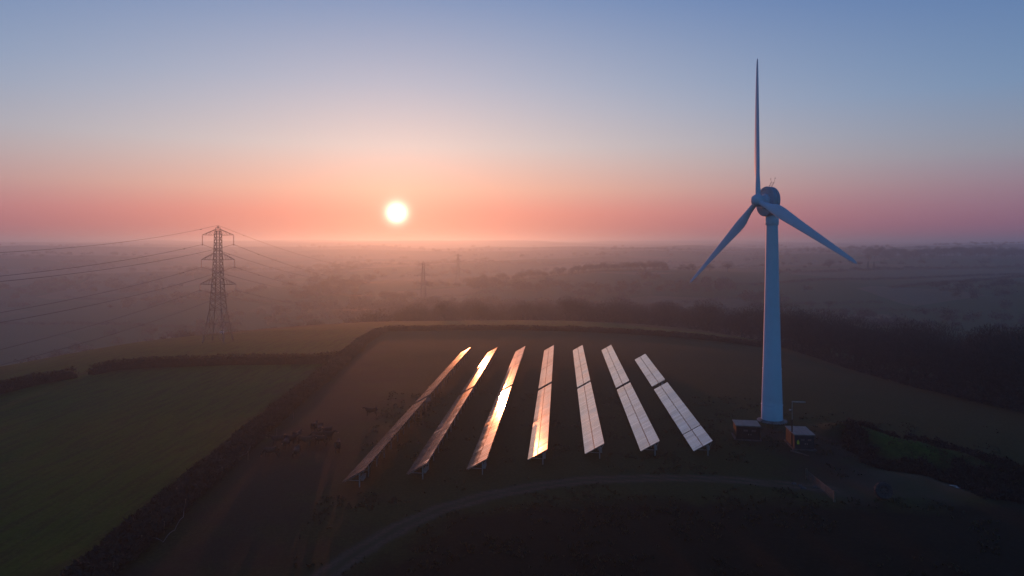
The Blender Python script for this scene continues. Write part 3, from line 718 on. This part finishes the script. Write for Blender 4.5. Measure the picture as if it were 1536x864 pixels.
belt(1140, 1600, 34, 18, 48, 16, 19.5, 'bare tree in the rear rank of the dark belt', 'rear rank of the dark tree belt right of the turbine', where=WR)
belt(600, 1150, 48, 28, 70, 14, 17, 'bare tree in the dim wood', 'tree belt over the back hedge', where=WM)
belt(240, 600, 16, 55, 95, 13, 15, 'bare tree sunk in haze over the hill edge', 'trees over the hill edge behind the near pylon', where=[(0,'left of the near pylon'),(330,'right of the near pylon'),(470,'by the hedge corner')])
def by_px(px, py, dep, h, *a, **k):          # foot on the ground at that bearing and distance
    x = (px-768)/F*dep; return tree(x, dep, h, *a, **k)
def crest(px0, px1, dmin, dmax, n, h0, h1, label, group, **k):
    for i in range(n):
        px = px0+(px1-px0)*(i+random.random())/n; dep = dmin+(dmax-dmin)*random.random(); by_px(px, 0, dep, random.uniform(h0,h1), label, group, **k)
crest(872, 928, 895, 915, 15, 9, 13, 'round crowned bare tree in the row along the hazy ridge crest', 'row of trees along the ridge crest', wide=1.2)
crest(934, 1000, 895, 915, 14, 9, 13, 'round crowned bare tree in the row along the hazy ridge crest', 'row of trees along the ridge crest', wide=1.2)
for px, h, d in ((966,14,1190),(975,19,1200),(985,19,1205),(993,17,1195)): by_px(px, 0, d, h, 'tall spreading pine in the clump on the ridge left of the lower blade tip', 'pine clump on the ridge', EM, 'pine_tree', wide=1.0)
by_px(1092, 0, 880, 14, 'lone round tree on the ridge right of the lower left blade tip', None, wide=1.4, k=2)
by_px(1065, 0, 880, 11, 'low rounded tree on the ridge under the lower left blade tip', None, wide=1.6, k=4)
by_px(1062, 0, 330, 19, 'big round headed tree rising above the dim belt, left of the turbine tower', None, wide=1.35, k=0, sink=0)
by_px(1245, 0, 960, 14, 'lone dark tree on the far pale field below the right blade', None, wide=1.3, k=6)
for px, ll in ((1302,'left'),(1311,'right')): by_px(px, 0, 900, 12, f'small pointed conifer beyond the right blade tip, {ll} one of a pair', None, CM, 'conifer_tree')
by_px(486, 0, 800, 15, 'round tree alone on the hazy slope, right of the near pylon', None, wide=1.5, k=3)
by_px(532, 0, 760, 10, 'small round tree on the hazy slope left of the valley pylons', None, wide=1.5, k=1)
crest(572, 622, 700, 730, 8, 8, 11, 'tree in the hazy copse just left of the second pylon', 'copse left of the second pylon', wide=1.4)
crest(700, 870, 860, 920, 26, 8, 14, 'bare tree dotted along the hazy ridge, left of the tree row', 'ridge trees between pylons and tree row', wide=1.3)
crest(1300, 1545, 1180, 1350, 58, 13, 19, 'tree of the far misty wood on the right skyline', 'far wood on the right skyline', wide=1.3)
crest(1150, 1300, 900, 1100, 10, 5, 9, 'small tree along the far hedge below the right blade', 'far hedge trees below the right blade', wide=1.4)

# hazy valley woods that read as one mass
def woods():
    protos = []
    for i in range(5):
        V = TREES[i][0][1].reshape(-1,3,3); sel = rng.choice(len(V), 420, replace=False); T3 = V[sel]; c = T3.mean(1, keepdims=True)
        protos.append(c+(T3-c)*np.array([1.4,1.4,1.2])+rng.normal(0,.32,T3.shape))
    P = []
    def patch(px0, px1, d0, d1, n, h0=9, h1=15, thr=.42, sc=120):
        c = 0; tries = 0
        while c < n and tries < n*12:
            tries += 1
            px = random.uniform(px0, px1); dep = math.sqrt(random.uniform(d0*d0, d1*d1)); x = (px-768)/F*dep
            if float(vnoise(np.array(x), np.array(dep), sc, 55)) < thr: continue
            P.append((x, dep, random.uniform(h0,h1))); c += 1
    patch(-200, 560, 420, 1500, 620, 9, 14, .56, 90); patch(520, 1150, 370, 620, 520, 9, 15, .35, 70); patch(420, 1100, 560, 860, 420, 7, 13, .55, 60)
    patch(1150, 1750, 420, 640, 120, 7, 12, .52, 70); patch(-100, 1700, 1000, 2300, 520, 9, 15, .62, 150); patch(-100, 1700, 1500, 3600, 260, 12, 18, .62, 260)
    def row(p, q, sp_, h):      # field hedges and hedgerow trees on the far slopes
        a = np.array([(p[0]-768)/F*p[1], p[1]]); b = np.array([(q[0]-768)/F*q[1], q[1]]); n = int(np.hypot(*(b-a))/sp_)
        for i in range(n):
            c = a+(b-a)*i/n+rng.normal(0,.7,2); P.append((c[0], c[1], random.uniform(*h)))
    row((1130,700),(1560,820),2.4,(4,5.5)); row((1130,600),(1330,560),3.5,(3,5)); row((1340,640),(1560,780),2.4,(4,5.5)); row((1150,860),(1560,980),2.5,(4.5,7))
    row((1150,560),(1450,500),3.5,(3,5)); row((560,700),(860,780),3.5,(3,6)); row((1000,740),(1150,700),3.5,(3,6)); row((700,600),(1130,640),3.5,(3,6)); row((100,900),(470,700),4,(3,6)); row((-50,700),(300,600),4,(3,6))
    row((866,902),(1005,902),1.6,(3.5,6)); row((700,870),(866,890),2.5,(3.5,6)); row((1010,1150),(1150,1100),3,(4,7)); row((640,1500),(1100,1450),4,(6,10)); row((300,1450),(700,1550),5,(6,11)); row((900,2050),(1400,2000),5,(7,12))
    P += UG
    out = []
    P_ = np.array(P); zz_ = zf(P_[:,0], P_[:,1])
    for (x, y, h), z in zip(P, zz_):
        V = protos[random.randrange(5)]; a = random.uniform(0, 2*PI); s_ = h/16; ww = random.uniform(1.1,1.6)
        if h < 6.5: V = V[:150]; ww *= 1.5
        Rm = np.array([[math.cos(a),-math.sin(a),0],[math.sin(a),math.cos(a),0],[0,0,1]])
        Q = V @ Rm.T*np.array([s_*ww, s_*ww, s_])
        if h < 6.5: Q = Q.copy(); Q[...,2] = Q[...,2]*1.3-h*.4
        out.append((Q+np.array([x, y, z-.5])).astype(np.float32))
    V = np.concatenate(out).reshape(-1,3)
    o = mesh_obj('woodland', V, np.arange(len(V)).reshape(-1,3), M['twig']); tag(o, 'hazy bare woods and field hedges spread over the valley and far slopes', 'woodland', kind='stuff')
woods()

# ------------------------------------------------------------ hedges
def hedge(pts, wd, h, label, material='hedge', dens=26, name='hedge', rough=1.0):
    P = pts if isinstance(pts, np.ndarray) else pol(pts)
    seg = np.hypot(*np.diff(P, axis=0).T); L_ = seg.sum(); cs = np.concatenate([[0], np.cumsum(seg)])
    def at(s_): return np.stack([np.interp(s_, cs, P[:,0]), np.interp(s_, cs, P[:,1])], -1)
    s_ = np.linspace(0, L_, max(4, int(L_/1.2))); C = at(s_); Tn = np.gradient(C, axis=0); Tn /= np.hypot(*Tn.T)[:,None]; Nn = np.stack([Tn[:,1], -Tn[:,0]], -1)
    prof = [(-.5,0),(-.46,.45),(-.38,.82),(-.15,.95),(.12,.97),(.36,.84),(.46,.45),(.5,0)]
    org = np.array([C[0,0], C[0,1], zt(*C[0])]); V = []
    for ax, hz in prof:
        hv = h*.85*(hz*(1+rough*.35*(vnoise(C[:,0]+ax*7,C[:,1],2.6,61)-.5)))*np.interp(s_, [0,1.5,L_-1.5,L_], [.6,1,1,.6])
        wv = ax*wd*.9*(1+.3*(vnoise(C[:,0],C[:,1]+ax*5,3,62)-.5)); q = C+Nn*wv[:,None]; V.append(np.column_stack([q, zf(q[:,0], q[:,1])+hv-(.15 if hz == 0 else 0)]))
    V = np.array(V)-org; k_, n = V.shape[:2]; idx = np.arange(k_*n).reshape(k_, n)
    Fq = np.stack([idx[:-1,:-1], idx[1:,:-1], idx[1:,1:], idx[:-1,1:]], -1).reshape(-1,4)
    caps = np.array([[idx[0,e],idx[1,e],idx[6,e],idx[7,e]] for e in (0,-1)]+[[idx[1,e],idx[2,e],idx[5,e],idx[6,e]] for e in (0,-1)]+[[idx[2,e],idx[3,e],idx[4,e],idx[5,e]] for e in (0,-1)])
    root = empty(name, tuple(org)); tag(root, label, 'hedge')
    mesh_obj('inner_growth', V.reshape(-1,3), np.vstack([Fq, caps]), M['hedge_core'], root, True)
    m_ = int(L_*dens); ss = rng.uniform(0, L_, m_); c = at(ss); i_ = np.clip((ss/L_*(len(s_)-1)).astype(int), 0, len(s_)-1); nn_ = Nn[i_]
    th = rng.uniform(0, PI, m_); rad = rng.uniform(.80, 1.12, m_); ox = -np.cos(th)*wd*.5*rad; oz = np.sin(th)**.6*h*rad*(1+rough*.4*(vnoise(c[:,0],c[:,1],2.6,61)-.5))
    q = c+nn_*ox[:,None]; o = np.column_stack([q, zf(q[:,0],q[:,1])+oz])-org
    d = rng.normal(0,1,(m_,3)); d[:,2] = np.abs(d[:,2])*.8; d *= (rng.uniform(.25,.75,m_)/np.linalg.norm(d,axis=1))[:,None]
    s2 = np.cross(d, rng.normal(0,1,(m_,3))); s2 *= (rng.uniform(.05,.20,m_)/np.linalg.norm(s2,axis=1))[:,None]
    Vt = np.stack([o-s2, o+s2, o+d], 1).reshape(-1,3)
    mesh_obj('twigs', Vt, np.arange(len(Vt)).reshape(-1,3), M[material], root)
    return root
hedge([(577,496.5),(640,495.5),(700,495),(780,495),(850,496.5),(930,500),(1000,504.5),(1070,511),(1145,521)], 2.4, 1.7, 'long clipped hedge along the far edge of the solar field', dens=80, rough=.6)
hedge([(137,562),(170,555),(230,550.5),(330,547),(400,546),(475,545),(512,541)], 2.6, 2.4, 'dark hedge crossing the grass below the near pylon', dens=80, rough=.35)
hedge([(-120,625),(-40,601),(0,590),(50,577),(112,566)], 2.6, 2.3, 'short dark hedge at the left edge beyond a gateway gap', dens=80, rough=.35)
hedge([(572,497),(545,513),(512,541),(478,571),(440,601),(395,640),(345,683),(290,731),(235,780),(180,830),(110,890)], 4.8, 1.15, 'wide scrubby hedge bank running diagonally between the green field and the cattle', dens=150, rough=1.4, material='scrub')
def clumps(cent, label, name='bramble_patch'):
    org = np.array([cent[0][0], cent[0][1], zt(*cent[0][:2])]); V = []; 
    for x, y, r_, h in cent:
        n = int(220*r_); a = rng.uniform(0,2*PI,n); el_ = np.arccos(rng.uniform(0,1,n)); rad = rng.uniform(.7,1.05,n)*(1+.3*(vnoise(a*3,el_*3,1,5)-.5))
        o = np.stack([x+r_*rad*np.sin(el_)*np.cos(a), y+r_*rad*np.sin(el_)*np.sin(a), np.zeros(n)], -1); o[:,2] = zf(o[:,0],o[:,1])+h*rad*np.cos(el_)-.05; o -= org
        d = rng.normal(0,1,(n,3)); d *= (rng.uniform(.2,.6,n)/np.linalg.norm(d,axis=1))[:,None]; s2 = np.cross(d, rng.normal(0,1,(n,3))); s2 *= (rng.uniform(.05,.18,n)/np.linalg.norm(s2,axis=1))[:,None]
        V.append(np.stack([o-s2,o+s2,o+d],1).reshape(-1,3))
    V = np.concatenate(V); o = mesh_obj(name, V, np.arange(len(V)).reshape(-1,3), M['bramble']); o.location = org; tag(o, label, 'brambles')
def along(pts, n, w_, r0, r1, h0, h1):
    P = pol(pts); seg = np.hypot(*np.diff(P, axis=0).T); cs = np.concatenate([[0], np.cumsum(seg)]); out = []
    for _ in range(n):
        s_ = rng.uniform(0, cs[-1]); out.append((np.interp(s_,cs,P[:,0])+rng.normal(0,w_), np.interp(s_,cs,P[:,1])+rng.normal(0,w_), rng.uniform(r0,r1), rng.uniform(h0,h1)))
    return out
clumps(along([(1275,652),(1300,680),(1320,694),(1370,696),(1420,708),(1470,728),(1540,748)], 60, .6, .8, 1.6, .5, 1.2), 'dark brambles along the foot of the green bank beside the muddy yard')
clumps(along([(1290,650),(1340,658),(1400,668),(1450,688),(1500,712),(1545,730)], 55, .5, .7, 1.5, .5, 1.3), 'dark brambles along the top of the green bank against the field')
clumps(along([(1440,712),(1500,735),(1560,750)], 40, 1.6, .8, 1.8, .5, 1.3), 'dark bramble thicket right of the puddle at the frame edge')

# ------------------------------------------------------------ cabins, post, gate and yard things
def cabin(cx, y0, wd, dp, h, label, body, side, sign, rz=0):
    z = min(zt(cx-wd/2, y0), zt(cx+wd/2, y0), zt(cx, y0+dp)); root = empty('equipment_cabin', (cx, y0+dp/2, z), rz); tag(root, label, 'cabin')
    mb = MB(); mb.box((0,0,.02), (wd+.5, dp+.5, .34)); mb.build('plinth', M['rock'], root)
    mb = MB(); mb.box((0,0,h/2+.19), (wd,dp,h)); ob = mb.build('wall', [M[body], M[side]], root)
    if side != body:
        for p in ob.data.polygons:
            if abs(p.normal.x) > .9: p.material_index = 1
    n = 3 if sign is None else 4
    for i in range(n):
        x0 = -wd/2-.15+(wd+.3)*i/n; x1 = -wd/2-.15+(wd+.3)*(i+1)/n-.02
        mb = MB(); mb.box(((x0+x1)/2, 0, h+.26), (x1-x0, dp+.3, .09)); mb.box((x0+.02,0,h+.315),(.05,dp+.3,.03)); mb.build('roof_panel', M['roof'], root)
    mb = MB(); mb.box((0,-dp/2-.165,h+.22),(wd+.34,.03,.16)); mb.build('fascia', M['roof'], root)
    for s_ in (-1,1):
        mb = MB(); mb.box((wd*.17*s_+.25, -dp/2-.025, h*.47+.19), (wd*.32,.05,h*.86)); d = mb.build('door', M[body], root)
        mb = MB(); mb.box((wd*.17*s_+.25-s_*wd*.12, -dp/2-.07, h*.47), (.05,.05,.2)); mb.build('handle', M['steel'], d)
        mb = MB()
        for q in range(5): mb.box((wd*.17*s_+.25, -dp/2-.055, h*.70+q*.06), (wd*.18,.02,.035))
        mb.build('louvre', M['dsteel'], d)
    if sign:
        mb = MB(); a = Vector((sign, -dp/2-.075, 1.42))
        mb.add([a+Vector(p) for p in ((-.20,0,-.16),(.20,0,-.16),(0,0,.22),(-.20,.02,-.16),(.20,.02,-.16),(0,.02,.22))], [(0,1,2),(0,3,4,1),(1,4,5,2),(2,5,3,0)])
        mb.box(a+Vector((0,.005,-.34)), (.34,.02,.30)); sg = mb.build('warning_sign', M['yellow'], root)
        mb = MB(); b = a+Vector((0,-.008,.02)); mb.add([b+Vector(p) for p in ((.03,0,.12),(-.05,0,.0),(0,0,.0),(-.03,0,-.12),(.06,0,.03),(.01,0,.03))], [(0,1,2),(3,4,5)])
        mb.build('lightning_mark', M['black'], sg)
    return root
cabin(38.7, 111.0, 3.7, 3.4, 2.15, 'low dark green cabin with a pale flat roof, left of the turbine foot', 'cabin', 'cabin', None, R(-10))
cabin(45.7, 106.0, 2.95, 4.8, 2.15, 'dark blue cabin with a yellow warning sign, right of the turbine foot behind the pole', 'cabin2', 'cabin_side', -.95, R(-7))
pp = hit(1188, 671); rt = empty('wooden_pole', tuple(pp)); tag(rt, 'slim pole with a side arm at its top, in front of the blue cabin', 'pole')
mb = MB(); mb.tube([(0,0,-.3),(0,0,4.4)], [.13,.10], 10); mb.build('post', M['pole'], rt)
mb = MB(); mb.tube([(0.02,0,4.3),(0.02,0,7.2)], .045, 8); mb.build('upper_tube', M['steel'], rt)
mb = MB(); mb.bar((-.02,0,7.2),(2.15,0,7.1),.10,.14); mb.build('side_arm', M['steel'], rt)
mb = MB(); mb.box((-.32,0,5.9),(.26,.2,.22)); mb.bar((-.2,0,5.9),(0,0,5.9),.05); mb.build('floodlight', M['steel'], rt)
a = hit(1186, 677); b = hit(1213, 685); mb = MB(); mb.tube([Vector((0,0,.12)), Vector(b-a)*.5+Vector((0,0,.14)), Vector(b-a)+Vector((0,0,.10))], [.13,.12,.09], 8)
o = mb.build('timber_log', M['wood'], None, True); o.location = a; tag(o, 'pale wooden pole lying on the ground in front of the blue cabin', 'log')
# field gate
g0 = Vector(hit(1210.5, 719)); g1 = Vector(hit(1251, 752.5)); rt = empty('field_gate', tuple(g0)); tag(rt, 'long grey metal field gate standing across the lane end, right of the track', 'gate')
gv = g1-g0; 
for q in range(6):
    z = .18+q*.20; mb = MB(); mb.tube([Vector((0,0,z)), gv+Vector((0,0,z))], .018 if q < 5 else .026, 6); mb.build('rail', M['gate'], rt)
for q in (0,.22,.44,.5,.72,1.0):
    p = gv*q; mb = MB(); mb.tube([p+Vector((0,0,.1)), p+Vector((0,0,1.2))], .026, 6); mb.build('upright', M['gate'], rt)
for q in (-.015, 1.015):
    p = gv*q; mb = MB(); mb.box(p+Vector((0,0,.55)), (.22,.22,1.7)); mb.build('gate_post', M['wood'], rt)
# big tyre
c = Vector(hit(1327, 748)); rt = empty('tractor_tyre', tuple(c)); tag(rt, 'large old round tractor tyre leaning on the mud right of the gate', 'tyre')
Tm = Matrix.Translation((0,.25,.92)) @ Matrix.Rotation(R(-12),4,'Z') @ Matrix.Rotation(R(68),4,'X')
prof = [(.55,-.28),(.80,-.33),(.98,-.30),(1.03,-.18),(1.03,.18),(.98,.30),(.80,.33),(.55,.28)]
mb = MB(); V = []; Fc = []; n = 36; kk = len(prof)
for j in range(n):
    t_ = 2*PI*j/n
    for r_, z_ in prof: V.append(Tm @ Vector((r_*math.cos(t_), r_*math.sin(t_), z_)))
for j in range(n):
    for i in range(kk): Fc.append((j*kk+i, j*kk+(i+1) % kk, ((j+1) % n)*kk+(i+1) % kk, ((j+1) % n)*kk+i))
mb.add(V, Fc); mb.build('tyre_wall', M['rubber'], rt, True)
for j in range(22):
    t_ = 2*PI*j/22; mb = MB(); Rj = Tm.to_3x3() @ Matrix.Rotation(t_,3,'Z') @ Matrix.Rotation(R(28)*(1 if j % 2 else -1),3,'X')
    mb.box(Tm @ Vector((1.05*math.cos(t_),1.05*math.sin(t_),.14*(1 if j % 2 else -1))), (.08,.10,.36), Rj); mb.build('tread_lug', M['rubber'], rt)
mb = MB(); mb.lathe([(.57,-.10),(.57,.05),(.20,.12),(.18,.14)], 24, M=Tm); rm = mb.build('rim', M['rim'], rt, True)
for j in range(6):
    t_ = 2*PI*j/6; mb = MB(); mb.lathe([(.07,.0),(.07,.02)], 10, M=Tm @ Matrix.Translation((.38*math.cos(t_),.38*math.sin(t_),.085))); mb.build('rim_hole', M['black'], rm)
# puddle
pc = hit(1446, 727); pts = []
for j in range(28):
    t_ = 2*PI*j/28; r_ = 1+.28*math.sin(3*t_+1)+.15*math.sin(5*t_); x = 1.5*r_*math.cos(t_); y = .62*r_*math.sin(t_); pts.append((x*.9+y*.3, y-.45*x, 0))
zz = max(zt(pc[0]+p[0]*.75, pc[1]+p[1]*.75) for p in pts)
o = mesh_obj('puddle', pts, [tuple(range(28))], M['water']); o.location = (pc[0], pc[1], zz+.02); tag(o, kind='structure')
# boulders and clods on the muddy yard
def rock(x, y, s_, lab):
    bm = bmesh.new(); bmesh.ops.create_icosphere(bm, subdivisions=2, radius=s_)
    for v in bm.verts: v.co *= 1+rng.normal(0,.10); v.co.z *= .6
    me = bpy.data.meshes.new('boulder'); bm.to_mesh(me); bm.free(); me.materials.append(M['rock']); o = link(bpy.data.objects.new('boulder', me)); o.location = (x, y, zt(x,y)+s_*.1)
    tag(o, lab, 'stone', 'loose stones beside the gate')
for px, py, s_ in ((1191,726,.35),(1200,729,.3),(1205,733,.4),(1222,731,.3)):
    p = hit(px, py); rock(p[0], p[1], s_, 'pale loose stone on the track end beside the metal gate')

# fence stakes and the pale hose draped along the foot of the scrub bank
hp = [(168,862),(190,838),(205,818),(222,813),(245,818),(262,800),(275,780),(278,752),(300,742),(320,720),(330,704),(352,696),(370,684),(383,664),(398,655)]
P = [Vector(hit(*q)) for q in hp]; o0 = P[0].copy(); mb = MB(); pts = []
for a, b in zip(P[:-1], P[1:]):
    for q in range(5): pts.append(a.lerp(b, q/5)-o0+Vector((0,0,.35+.25*math.sin(PI*q/5))))
mb.tube(pts, .028, 6); o = mb.build('water_hose', M['hose'], None, True); o.location = o0; tag(o, 'thin pale blue hose looping along the foot of the scrub bank at lower left', 'hose')
for i, (px, py) in enumerate([(170,864),(212,822),(246,800),(278,765),(333,715),(372,690),(415,655),(440,630)]):
    p = hit(px, py); mb = MB(); mb.tube([(0,0,-.2),(.03,0,1.35)], [.06,.05], 7); mb.box((.03,0,1.3),(.13,.13,.06)); o = mb.build('fence_stake', M['wood']); o.location = p
    tag(o, 'thin wooden fence stake along the foot of the scrubby hedge bank', 'stake', 'fence stakes along the scrub bank')

# ------------------------------------------------------------ cattle
def skin_mesh(name, pts, edges, rad, mt_):
    me = bpy.data.meshes.new(name); me.from_pydata(pts, edges, []); me.update(); o = bpy.data.objects.new(name, me); col.objects.link(o)
    sk = o.modifiers.new('skin', 'SKIN'); ss = o.modifiers.new('sub', 'SUBSURF'); ss.levels = 1; ss.render_levels = 1
    for i, r_ in enumerate(rad):
        v = me.skin_vertices[0].data[i]; v.radius = r_ if isinstance(r_, tuple) else (r_, r_)
    me.skin_vertices[0].data[0].use_root = True
    bpy.context.view_layer.update(); dg = bpy.context.evaluated_depsgraph_get(); ev = o.evaluated_get(dg); me2 = bpy.data.meshes.new_from_object(ev)
    bpy.data.objects.remove(o); me2.name = name; me2.materials.clear(); me2.materials.append(mt_)
    me2.polygons.foreach_set('use_smooth', np.ones(len(me2.polygons), bool)); return me2
def cow_mesh(pose):
    # +x is forward; 2.3 m long, 1.4 m at the withers
    pts = [(-.45,0,1.03),(-.85,0,1.12),(0,0,.98),(.45,0,1.02),(.78,0,1.10)]; rad = [(.38,.42),(.30,.34),(.42,.47),(.39,.44),(.29,.33)]; ed = [(0,1),(0,2),(2,3),(3,4)]
    def add(p, r_, to): pts.append(p); rad.append(r_); ed.append((to, len(pts)-1)); return len(pts)-1
    if pose == 'stand': n1 = add((1.02,0,1.30), .16, 4); h1 = add((1.22,0,1.42), .145, n1); h2 = add((1.42,0,1.30), .105, h1); h3 = add((1.58,0,1.18), .085, h2)
    elif pose == 'turn': n1 = add((1.00,.10,1.26), .16, 4); h1 = add((1.12,.32,1.36), .145, n1); h2 = add((1.15,.52,1.25), .105, h1); h3 = add((1.16,.68,1.13), .085, h2)
    else: n1 = add((1.05,0,.88), .15, 4); h1 = add((1.25,0,.55), .14, n1); h2 = add((1.36,0,.36), .10, h1); h3 = add((1.44,0,.18), .085, h2)
    st = .10 if pose == 'graze' else .04
    for sy, sg in ((.21, 1), (-.21, -1)):
        a = add((.55+st*sg,sy,.72), .13, 3); b = add((.56+st*sg*1.6,sy,.42), .075, a); c_ = add((.55+st*sg*2,sy,.12), .055, b); add((.60+st*sg*2,sy,.03), .065, c_)
        a = add((-.78,sy,.78), .155, 1); b = add((-.66-st*sg,sy,.60), .10, a); c_ = add((-.92-st*sg*1.5,sy,.42), .065, b); d = add((-.90-st*sg*2,sy,.12), .055, c_); add((-.85-st*sg*2,sy,.03), .065, d)
    t1 = add((-1.08,0,1.18), .05, 1); t2 = add((-1.16,0,.85), .028, t1); add((-1.15,0,.45), .05, t2)
    return pts, ed, rad, (pts[h1], pts[h2], pts[h3])
COW = {}
for ps in ('stand','turn','graze'):
    for mk in ('cow','cow2'):
        pts, ed, rad, hd = cow_mesh(ps); COW[ps,mk] = (skin_mesh('body', pts, ed, rad, M[mk]), hd)
def cow(px, py, ang_, pose, mk, label, sc_=1.0):
    p = hit(px, py); r = empty('cow', tuple(p), ang_); r.scale = (sc_,)*3; tag(r, label, 'cow', 'cattle gathered in the dim field left of the solar rows')
    me, (h1, h2, h3) = COW[pose,mk]; link(bpy.data.objects.new('body', me), r)
    h1, h2, h3 = Vector(h1), Vector(h2), Vector(h3); f = (h2-h1).normalized(); s_ = f.cross(Vector((0,0,1))).normalized()
    for q in (-1,1):
        mb = MB(); b0_ = h1+s_*q*.10+Vector((0,0,.05)); tip = b0_+s_*q*.20+Vector((0,0,-.01)); u2 = f*.06
        mb.add([b0_-u2*.6, b0_+u2*.6, (b0_+tip)/2+u2, tip, (b0_+tip)/2-u2, (b0_+tip)/2+Vector((0,0,.04))], [(0,1,5),(1,2,5),(2,3,5),(3,4,5),(4,0,5),(0,4,3,2,1)]); mb.build('ear', M[mk], r)
    mb = MB(); mb.box(h3+(h3-h2)*.25, (.10,.14,.10), Matrix.Rotation(math.atan2(f.y,f.x),3,'Z')); mb.build('muzzle', M['horn'], r)
cows = [(557,624,PI*.95,'stand','cow','black cow standing alone, nearest the leftmost solar row'),
 (472,648,PI*.5,'stand','cow','dark cow seen from behind at the top of the right hand huddle'),
 (480,652,-PI*.45,'stand','cow2','brown cow facing the camera at the top of the right hand huddle'),
 (489,655,PI*.25,'turn','cow','dark cow turning its head behind the right hand huddle'),
 (476,662,PI*.98,'graze','cow','dark cow with lowered head at the left of the right hand huddle'),
 (490,661,0.1,'stand','cow','dark cow looking right at the right edge of the huddle'),
 (481,668,PI*.9,'stand','cow','dark cow standing broadside at the front of the right hand huddle'),
 (507,677,PI*.55,'stand','cow','dark cow seen from behind, alone between the huddle and the solar rows'),
 (446,662,PI*.45,'stand','cow','dark cow highest in the middle huddle, seen from behind'),
 (418,668,PI*1.02,'stand','cow','dark cow facing left at the left end of the middle huddle'),
 (435,667,0.25,'turn','cow','dark cow standing broadside in the centre of the middle huddle'),
 (429,673,-PI*.5,'stand','cow','dark cow facing the camera in front of the middle huddle'),
 (457,669,0.05,'stand','cow2','brown cow looking right at the right end of the middle huddle'),
 (407,686,PI*.97,'graze','cow2','large reddish cow standing broadside, lowest and farthest left of the herd'),
 (444,687,-PI*.48,'stand','cow2','brown cow facing the camera alone below the middle huddle')]
for c_ in cows: cow(*c_, sc_=1.12)
# sheep by the pylon
p = hit(333.5, 501.5); r = empty('sheep', tuple(p), R(170)); tag(r, 'small white sheep grazing behind the feet of the near pylon', 'sheep')
pts = [(0,0,.58),(-.32,0,.60),(.32,0,.60),(.52,0,.72),(.68,0,.74),(.80,0,.66)]; ed = [(0,1),(0,2),(2,3),(3,4),(4,5)]; rad = [.27,.22,.24,.13,.10,.06]
for sx, at_ in ((-.30,1),(.30,2)):
    for sy in (-.12,.12):
        pts += [(sx,sy,.30),(sx,sy,.03)]; rad += [.06,.04]; ed += [(at_,len(pts)-2),(len(pts)-2,len(pts)-1)]
link(bpy.data.objects.new('body', skin_mesh('body', pts, ed, rad, M['wool'])), r); r.scale = (1.5,)*3

# ------------------------------------------------------------ haze: one closed box of even air round the whole place
S = 9600; zb_, zt_ = -75, 68.5
mb = MB(); mb.box((0,0,(zb_+zt_)/2), (2*S, 2*S, zt_-zb_))
hm = bpy.data.materials.new('haze_air'); hm.use_nodes = True; t = hm.node_tree; t.nodes.clear()
pv = t.nodes.new('ShaderNodeVolumePrincipled'); pv.inputs['Color'].default_value = HAZE_COL; pv.inputs['Density'].default_value = HAZE_D; pv.inputs['Anisotropy'].default_value = HAZE_G
ot = t.nodes.new('ShaderNodeOutputMaterial'); t.links.new(pv.outputs[0], ot.inputs['Volume'])
hz = mb.build('haze', hm); tag(hz, 'thin even mist filling the valley air', 'haze', kind='stuff')
